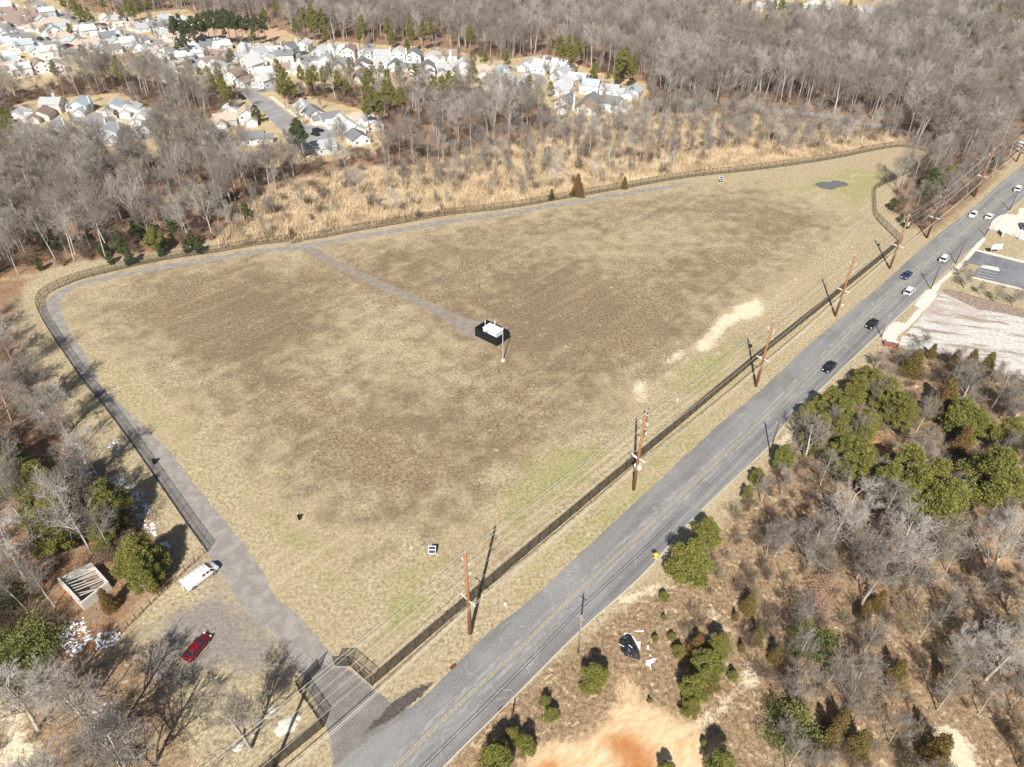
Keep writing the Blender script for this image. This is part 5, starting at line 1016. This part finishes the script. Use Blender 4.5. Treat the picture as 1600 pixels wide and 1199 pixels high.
# large bare trees seen singly
BG = [((60, 1140), 13, 'w', 'sprawling bare tree at the bottom left corner'), ((172, 1172), 15, 'b', 'big bare tree shading the snow left of the red car'), ((128, 1120), 11, 'w', 'pale limbed bare tree between the snow and the corner'), ((392, 1170), 12, 'b', 'wide grey bare tree left of the entrance gate'), ((225, 1235), 15, 'b', 'bare tree below the shed at the bottom edge'), ((110, 1250), 12, 'w', 'bare tree below the bottom left edge'),
      ((1300, 850), 13, 'w', 'white limbed bare tree below the pine cluster'), ((1392, 885), 13, 'w', 'forked white bare tree left of the tall pines'), ((1262, 885), 11, 'b', 'slim bare tree left of the white limbed one'), ((1338, 905), 11, 'b', 'grey bare tree between two white limbed trees'), ((1540, 1062), 12, 'w', 'bone white dead tree by the right edge'), ((1500, 1038), 9, 'w', 'leaning pale snag left of the dead tree'), ((1545, 900), 13, 'w', 'bare tree below the round pine'), ((1210, 870), 9, 'b', 'low bare tree above the yellow sign pines'), ((1450, 880), 11, 'b', 'spreading bare tree under the tall pine clump'), ((1240, 1090), 8, 'b', 'bare tree above the bottom green bushes'), ((1330, 1090), 9, 'b', 'pale twiggy tree in the lower right scrub'), ((1595, 1000), 13, 'w', 'bare tree cut by the right edge above the corner'),
      ((105, 680), 12, 'w', 'pale spreading bare tree above the snow'), ((150, 745), 12, 'w', 'pale bare tree leaning over the snow'), ((40, 905), 14, 'w', 'tall pale bare tree left of the roofless building'), ((60, 640), 13, 'b', 'bare tree left of the path snow strip'),
      ((1499, 433), 4.5, 'b', 'small round bare tree by the car park'), ((1507, 452), 5.5, 'b', 'dark twiggy tree left of the car park'), ((1553, 472), 5, 'b', 'low bare tree below the car park'), ((1582, 480), 5.5, 'b', 'wide bare tree below the car park at right'), ((1530, 462), 4, 'b', 'faint bare shrub tree below the car park'), ((1368, 580), 5.5, 'b', 'purple grey round tree beside the broken lot'), ((1438, 548), 5, 'b', 'grey shrub tree above the brown cedar'), ((1390, 668), 6, 'b', 'round grey tree inside the pine cluster')]
for (x, y), h, m_, lab in BG:
    pr = (WT_ if m_ == 'w' else BIG); plant('bare_tree', pr[tr.randrange(len(pr))], V(x, y), h / 15, lab, 'tree', 'large bare trees standing out', sz=h / 15)
# woods: jittered planting
def pin(pts, poly):
    q = np.array([topx(x, y) for x, y in pts]); return inside(q[:, 0], q[:, 1], poly)
def scatter(x0, x1, y0, y1, step, seed):
    R = np.random.RandomState(seed); a, b = np.meshgrid(np.arange(x0, x1, step), np.arange(y0, y1, step)); a = a.ravel() + R.uniform(-.46, .46, a.size) * step; b = b.ravel() + R.uniform(-.46, .46, b.size) * step; return np.stack((a, b), 1), R
P, R = scatter(-520, 560, 40, 900, 5.3, 3)
kk = P[:, 1] > np.abs(P[:, 0]) * 1.25 - 150; P = P[kk]
px = np.array([topx(x, y) for x, y in P]); ok = (px[:, 0] > -140) & (px[:, 0] < 1740) & (px[:, 1] > -75)
P, px = P[ok], px[ok]
def ins(poly): return inside(px[:, 0], px[:, 1], poly)
STREETW = [(1060, 156), (1140, 158), (1290, 176), (1480, 212), (1470, 223), (1280, 190), (1130, 172), (1060, 168)]
ORNG = [(286, 60), (330, 44), (400, 40), (455, 45), (450, 68), (380, 66), (320, 68)]
wn_ = ins(WOOD_N) & ~ins(SUB1) & ~ins(SUB2) & ~ins(SUB3) & ~ins(SUB4) & ~ins(ORNG) & ~ins(STREETW)
rnd_ = R.rand(len(P))
# a lower density strip just in front of the houses keeps them in view
front = ins([(0, 125), (230, 105), (340, 130), (440, 130), (760, 150), (760, 175), (640, 170), (440, 160), (430, 250), (600, 250), (600, 200), (880, 185), (1010, 185), (1010, 200), (860, 215), (600, 262), (320, 262), (200, 262), (0, 235)])
lowf = np.sin(P[:, 0] * .045 + 1.3 * np.sin(P[:, 1] * .031)) * np.sin(P[:, 1] * .052 + 1.1 * np.sin(P[:, 0] * .027)) + .6 * np.sin(P[:, 0] * .13 + P[:, 1] * .09)
wn_ &= (rnd_ < np.where(front, .5, np.clip(.86 + .22 * lowf, .45, .98)))
GROVE = [(1395, 330), (1400, 296), (1460, 250), (1590, 232), (1545, 285), (1510, 312), (1446, 362), (1425, 350)]
evp = np.array([V(x, y, h * 1.06 * (.72 if 'tall' in k_ or k_ == 'darkpine' else .5), 0).xy for k_, w_, p_ in EV for x, y, h in p_ if h > 6])
blk = np.zeros(len(P), bool)
for ex_, ey_ in evp: blk |= (np.abs(P[:, 0] - ex_) < 3.0) & (P[:, 1] - ey_ > -10) & (P[:, 1] - ey_ < 2)
wn_ &= ~blk
wl = ins(WOOD_L) & (rnd_ < .66); ms = ins(MARSH) & (rnd_ < np.where(ins([(600, 240), (1000, 175), (1450, 200), (1450, 240), (1150, 245), (900, 262), (760, 285), (600, 300)]), .98, np.where(ins([(1180, 250), (1190, 196), (1330, 200), (1420, 220), (1372, 229), (1300, 240)]), .97, .36))); wr = ins(WOOD_R) & (rnd_ < .36); bl = ins([(-140, 1060), (110, 1060), (150, 1130), (240, 1230), (-140, 1300)]) & (rnd_ < .16)
gv = ins(GROVE) & (rnd_ < .75) & ~wn_
for gp_ in ([(1300, 590), (1420, 560), (1400, 640), (1300, 660)],): pass
clearb = ins([(1440, 1120), (1500, 1110), (1560, 1260), (1460, 1260)]) | ins([(80, 890), (185, 885), (190, 960), (120, 975)]) | ins([(1320, 680), (1380, 680), (1400, 730), (1350, 740)])
htf = np.clip(1 + .13 * lowf, .78, 1.2)
cls = np.where(wn_, 1, np.where(wl, 2, np.where(ms, 3, np.where(wr, 4, np.where(bl, 5, np.where(gv, 6, 0)))))); cls[clearb] = 0
sel = cls > 0; P, px, cls, htf = P[sel], px[sel], cls[sel], htf[sel]
zc = P[:, 1] * CT + CAMH * ST; order = np.argsort(zc)
vis = (px[:, 0] > -30) & (px[:, 0] < 1630) & (px[:, 1] < 1260)
order = np.concatenate((order[vis[order]], order[~vis[order]]))
WORDS = {1: 'slim bare grey tree in the great wood beyond the field fence', 2: 'bare grey tree in the wood left of the gravel path', 3: 'small bare tree standing in the golden reeds', 4: 'bare tree in the mixed wood at the right', 5: 'bare tree in the bottom left thicket', 6: 'bare grey tree in the roadside grove'}
GR = {1: 'bare trees of the great wood', 2: 'bare trees of the left wood', 3: 'bare trees among the reeds', 4: 'bare trees of the right wood', 5: 'bare trees of the bottom left thicket', 6: 'bare trees of the roadside grove'}
NI = 262; protos_used = {}
rest = []
for n_, i in enumerate(order):
    c = cls[i]; x, y = P[i]; ry = tr.random()
    if c in (1, 2): k = tr.randrange(7); fam, h = 'BT', tr.uniform(12, 17.5) if c == 1 else tr.uniform(10, 15)
    elif c == 6: k = tr.randrange(7); fam, h = 'BT', tr.uniform(8, 11)
    elif c == 3 and px[i][1] < 262 and ry < .45: k = tr.randrange(7); fam, h = 'BT', tr.uniform(8, 12)
    elif c == 3: k = tr.randrange(3); fam, h = 'SAP', tr.uniform(4.5, 9.5)
    else: k = tr.randrange(3); fam, h = ('SAP', tr.uniform(6, 9.5)) if ry < .85 else ('BIG', tr.uniform(8, 12))
    if c in (1, 2) and ry > .94: k = tr.randrange(3); fam, h = 'BIG', tr.uniform(14, 18)
    elif c in (1, 2, 3) and ry > .80: k = tr.randrange(3); fam, h = 'PALE', tr.uniform(14, 18.5) if c != 3 else tr.uniform(8, 11)
    elif c == 1 and ry < .22: k = tr.randrange(3); fam, h = 'SAP', tr.uniform(7, 11)
    if c == 1: h *= htf[i]
    lst = dict(BT=BT, SAP=SAP, BIG=BIG, PALE=PALE)[fam]; bh = dict(BT=16, SAP=9, BIG=15, PALE=16)[fam]; idx_ = dict(BT=0, BIG=7, SAP=10, PALE=13)[fam] + k
    if n_ < NI:
        r = plant('bare_tree', lst[k], (x, y, 0), h / bh, WORDS[c], 'tree', GR[c], sz=h / bh)
        if idx_ not in protos_used: protos_used[idx_] = list(r.children)
    elif True: rest.append((x, y, h / bh, idx_, tr.uniform(0, 6.28), tr.random()))
for i_, (fam, lst) in enumerate((('BT', BT), ('BIG', BIG), ('SAP', SAP), ('PALE', PALE))):
    for k, t_ in enumerate(lst):
        idx_ = (0, 7, 10, 13)[i_] + k
        if idx_ not in protos_used:
            r = plant('bare_tree', t_, (*P[order[k * 11 + 5]] + np.array([2.0, 1.5]), 0), .8, WORDS[cls[order[k * 11 + 5]]], 'tree', GR[cls[order[k * 11 + 5]]]); protos_used[idx_] = list(r.children)
def scatter_object(name, rows, sources, label, cat):
    """one object: copies of real trees' meshes set on its points (geometry nodes)"""
    rows = np.array(rows, np.float32); me = bpy.data.meshes.new(name); me.vertices.add(len(rows)); co = np.zeros((len(rows), 3), np.float32); co[:, :2] = rows[:, :2]; me.vertices.foreach_set('co', co.ravel())
    for nm, j, ty in (('size', 2, 'FLOAT'), ('turn', 4, 'FLOAT')): a = me.attributes.new(nm, ty, 'POINT'); a.data.foreach_set('value', rows[:, j].copy())
    a = me.attributes.new('kind', 'INT', 'POINT'); a.data.foreach_set('value', rows[:, 3].astype(np.int32))
    o = link(name, me); ng = bpy.data.node_groups.new(name, 'GeometryNodeTree'); ng.interface.new_socket('Geometry', in_out='INPUT', socket_type='NodeSocketGeometry'); ng.interface.new_socket('Geometry', in_out='OUTPUT', socket_type='NodeSocketGeometry')
    N = ng.nodes; L = ng.links; gi = N.new('NodeGroupInput'); go = N.new('NodeGroupOutput'); g2i = N.new('GeometryNodeGeometryToInstance')
    for key in sorted(sources, reverse=True):     # the last link made into a multi-input comes first
        jn = N.new('GeometryNodeJoinGeometry')
        for ob in sources[key]:
            oi = N.new('GeometryNodeObjectInfo'); oi.inputs[0].default_value = ob; oi.transform_space = 'ORIGINAL'; L.new(oi.outputs['Geometry'], jn.inputs[0])
        L.new(jn.outputs[0], g2i.inputs[0])
    ip = N.new('GeometryNodeInstanceOnPoints'); L.new(gi.outputs[0], ip.inputs['Points']); L.new(g2i.outputs[0], ip.inputs['Instance']); ip.inputs['Pick Instance'].default_value = True
    def at(nm, ty):
        q = N.new('GeometryNodeInputNamedAttribute'); q.data_type = ty; q.inputs[0].default_value = nm; return q.outputs[0]
    L.new(at('kind', 'INT'), ip.inputs['Instance Index']); cx_ = N.new('ShaderNodeCombineXYZ'); L.new(at('turn', 'FLOAT'), cx_.inputs[2]); L.new(cx_.outputs[0], ip.inputs['Rotation'])
    cs = N.new('ShaderNodeCombineXYZ'); sz_ = at('size', 'FLOAT'); [L.new(sz_, cs.inputs[q]) for q in range(3)]; L.new(cs.outputs[0], ip.inputs['Scale']); L.new(ip.outputs[0], go.inputs[0])
    md = o.modifiers.new('scatter', 'NODES'); md.node_group = ng; return tag(o, label, cat, kind='stuff')
for x, y in scatter(-380, 120, 240, 560, 17, 41)[0]:      # yard trees between the houses
    q = topx(x, y)
    if any(inside(np.array([q[0]]), np.array([q[1]]), z_)[0] for z_ in (SUB1, SUB2, SUB3)): rest.append((x, y, tr.uniform(.6, 1.0), 10 + tr.randrange(3), tr.uniform(0, 6.28), 0))
scatter_object('woodland', rest, protos_used, 'grey bare winter woodland reaching back to the top of the photo', 'woodland')
print('trees placed singly', NI, 'rest', len(rest))
# shrubs: the nearest singly, the rest as undergrowth
SH, R2 = scatter(-320, 460, 36, 420, 3.1, 9); spx = np.array([topx(x, y) for x, y in SH]); o_ = (spx[:, 0] > -60) & (spx[:, 0] < 1660) & (spx[:, 1] > 60) & (spx[:, 1] < 1280); SH, spx = SH[o_], spx[o_]
def si(poly): return inside(spx[:, 0], spx[:, 1], poly)
rr2 = R2.rand(len(SH))
PIT = [(770, 1300), (815, 1190), (850, 1155), (960, 1100), (1060, 1100), (1120, 1150), (1110, 1300)]
subs = si(SUB1) | si(SUB2) | si(SUB3)
c2 = np.zeros(len(SH), int)
c2[si(WOOD_R) & (rr2 < .82)] = 1; c2[si(WOOD_L) & (rr2 < .30)] = 2; c2[si(MARSH) & (rr2 < .05)] = 3; c2[si(WOOD_N) & ~subs & ~si(STREETW) & (rr2 < .42)] = 4; c2[si(GROVE) & (rr2 < .6)] = 4
c2[si([(-60, 1050), (120, 1050), (200, 1120), (300, 1260), (-60, 1300)]) & (rr2 < .25)] = 5
c2[si([(1040, 930), (1080, 930), (1110, 990), (1090, 1010), (1055, 980)]) & (rr2 < .9)] = 1
c2[si([(1440, 1115), (1500, 1105), (1560, 1260), (1460, 1260)]) | si([(85, 890), (185, 885), (190, 960), (120, 975)]) | si([(1320, 680), (1380, 680), (1400, 730), (1350, 740)]) | si(PIT)] = 0
SH, spx, c2, rr2 = SH[c2 > 0], spx[c2 > 0], c2[c2 > 0], rr2[c2 > 0]
od = np.argsort(SH[:, 1] * CT + CAMH * ST); od = od[(spx[od, 0] > -20) & (spx[od, 0] < 1620) & (spx[od, 1] < 1220)]
SW = {1: ('bare purple grey shrub in the right hand scrub', 'bare shrubs of the right hand scrub'), 2: ('bare shrub under the left wood', 'bare shrubs of the left wood'), 3: ('grey shrub among the golden reeds', 'shrubs among the reeds'), 4: ('bare shrub under the great wood', 'bare shrubs of the great wood'), 5: ('bare shrub in the bottom left thicket', 'bare shrubs of the bottom left thicket')}
src = {}; under = []
shl = [(m,) for m in (SHR[0][0], SHR[1][0], SHR[2][0], PB[0], PB[1])]
for n_, i in enumerate(od):
    c = c2[i]; k = tr.randrange(3) if (c != 1 and c != 5) or tr.random() < .6 else 3 + tr.randrange(2); s = tr.uniform(.45, 1.15) * (.8 if c in (1, 5) else 1.1)
    if n_ < 240:
        q = plant('bare_shrub', shl[k], (SH[i][0], SH[i][1], 0), s, SW[c][0], 'shrub', SW[c][1], parts=('stems',))
        if k not in src: src[k] = list(q.children)
    else: under.append((SH[i][0], SH[i][1], s, k, tr.uniform(0, 6.28), 0))
scatter_object('undergrowth', under, src, 'bare shrubby undergrowth below the woods', 'undergrowth')
print('shrubs', len(od), 'under', len(under))
# reeds, weeds and tussocks: uncountable stuff
def blades(polys, step, n, h, w, seed, prob=1.0, bounds=(-120, 380, 36, 420), avoid=(), splay=.5):
    S, R_ = scatter(*bounds, step, seed); q = np.array([topx(x, y) for x, y in S]); m = np.zeros(len(S), bool)
    for p in polys: m |= inside(q[:, 0], q[:, 1], p)
    for p in avoid: m &= ~inside(q[:, 0], q[:, 1], p)
    m &= (q[:, 0] > -40) & (q[:, 0] < 1640) & (q[:, 1] < 1260) & (R_.rand(len(S)) < prob); S = S[m]; k = len(S)
    ph = 7.13 * np.sin(S[:, 0] * .11) + 5.1 * np.cos(S[:, 1] * .13 + 1.7); dens = .75 + .35 * np.sin(ph)
    b = np.repeat(S, n, 0) + R_.normal(0, step * .28, (k * n, 2)); hh = h * R_.uniform(.45, 1.1, k * n) * np.repeat(dens, n); a = R_.uniform(0, 2 * np.pi, k * n); ln = R_.normal(0, splay, (k * n, 2)) * hh[:, None] * .6; ww = w * R_.uniform(.5, 1.4, k * n)
    p0 = np.stack((b[:, 0] - np.cos(a) * ww, b[:, 1] - np.sin(a) * ww, np.zeros(k * n)), 1); p1 = np.stack((b[:, 0] + np.cos(a) * ww, b[:, 1] + np.sin(a) * ww, np.zeros(k * n)), 1); p2 = np.stack((b[:, 0] + ln[:, 0], b[:, 1] + ln[:, 1], hh), 1)
    v = np.stack((p0, p1, p2), 1).reshape(-1, 3); return np_mesh('blades', v, tris=np.arange(len(v)).reshape(-1, 3))
tag(link('reeds', blades([MARSH], 1.1, 12, 2.7, .085, 21, .97, (-130, 400, 150, 420)), M['straw']), 'golden dry reeds of the marsh behind the far fence', 'reeds', kind='stuff')
SCRUB = [(700, 1240), (770, 1145), (900, 1030), (1000, 945), (1060, 905), (1120, 830), (1280, 660), (1400, 560), (1700, 600), (1700, 1260)]
tag(link('dry_weeds', blades([SCRUB, WOOD_R], 1.0, 7, .75, .05, 22, .62, (-30, 260, 36, 240), (PIT, [(1440, 1120), (1500, 1110), (1560, 1260), (1460, 1260)]), .9), M['weed']), 'dry brown weeds over the right hand scrub', 'weeds', kind='stuff')
tag(link('leaf_litter', blades([WOOD_L, [(-60, 1050), (120, 1040), (250, 1100), (380, 1260), (-60, 1290)]], 1.0, 7, .5, .06, 23, .6, (-150, 0, 36, 240), (), 1.2), M['weed']), 'dead stalks and leaf litter under the left wood', 'litter', kind='stuff')
# tussocks along field edges
t = NT('grass_tussock', .9, .1); oi = t.noise(.12, 3); t.base(t.mix(t.step(oi, .35, .65), (.28, .24, .12), (.56, .46, .28))); M['tuss'] = t.m
tag(link('rough_grass', blades([[(520, 1010), (700, 850), (1000, 610), (1190, 455), (1300, 390), (1410, 360), (1470, 350), (1200, 590), (800, 950), (600, 1110)], [(110, 520), (240, 650), (400, 830), (520, 1010), (620, 940), (420, 780), (260, 620), (150, 520)]], .9, 5, .28, .035, 24, .6, (-100, 200, 36, 330), (), 1.0), M['tuss']), 'rough tufts of grass on the verges of the field', 'grass', kind='stuff')

# ---------------------------------------------------------------- haze
b = MB(); b.box((0, 1600, 64), (4200, 4600, 132)); hz = b.build('haze', None); tag(hz, kind='stuff')
hm = bpy.data.materials.new('haze'); hm.use_nodes = True; nt = hm.node_tree; nt.nodes.remove(nt.nodes['Principled BSDF']); pv = nt.nodes.new('ShaderNodeVolumePrincipled'); pv.inputs['Color'].default_value = (.93, .96, 1, 1); pv.inputs['Density'].default_value = .00011; pv.inputs['Anisotropy'].default_value = .3
nt.links.new(pv.outputs[0], nt.nodes['Material Output'].inputs['Volume']); hz.data.materials.append(hm)
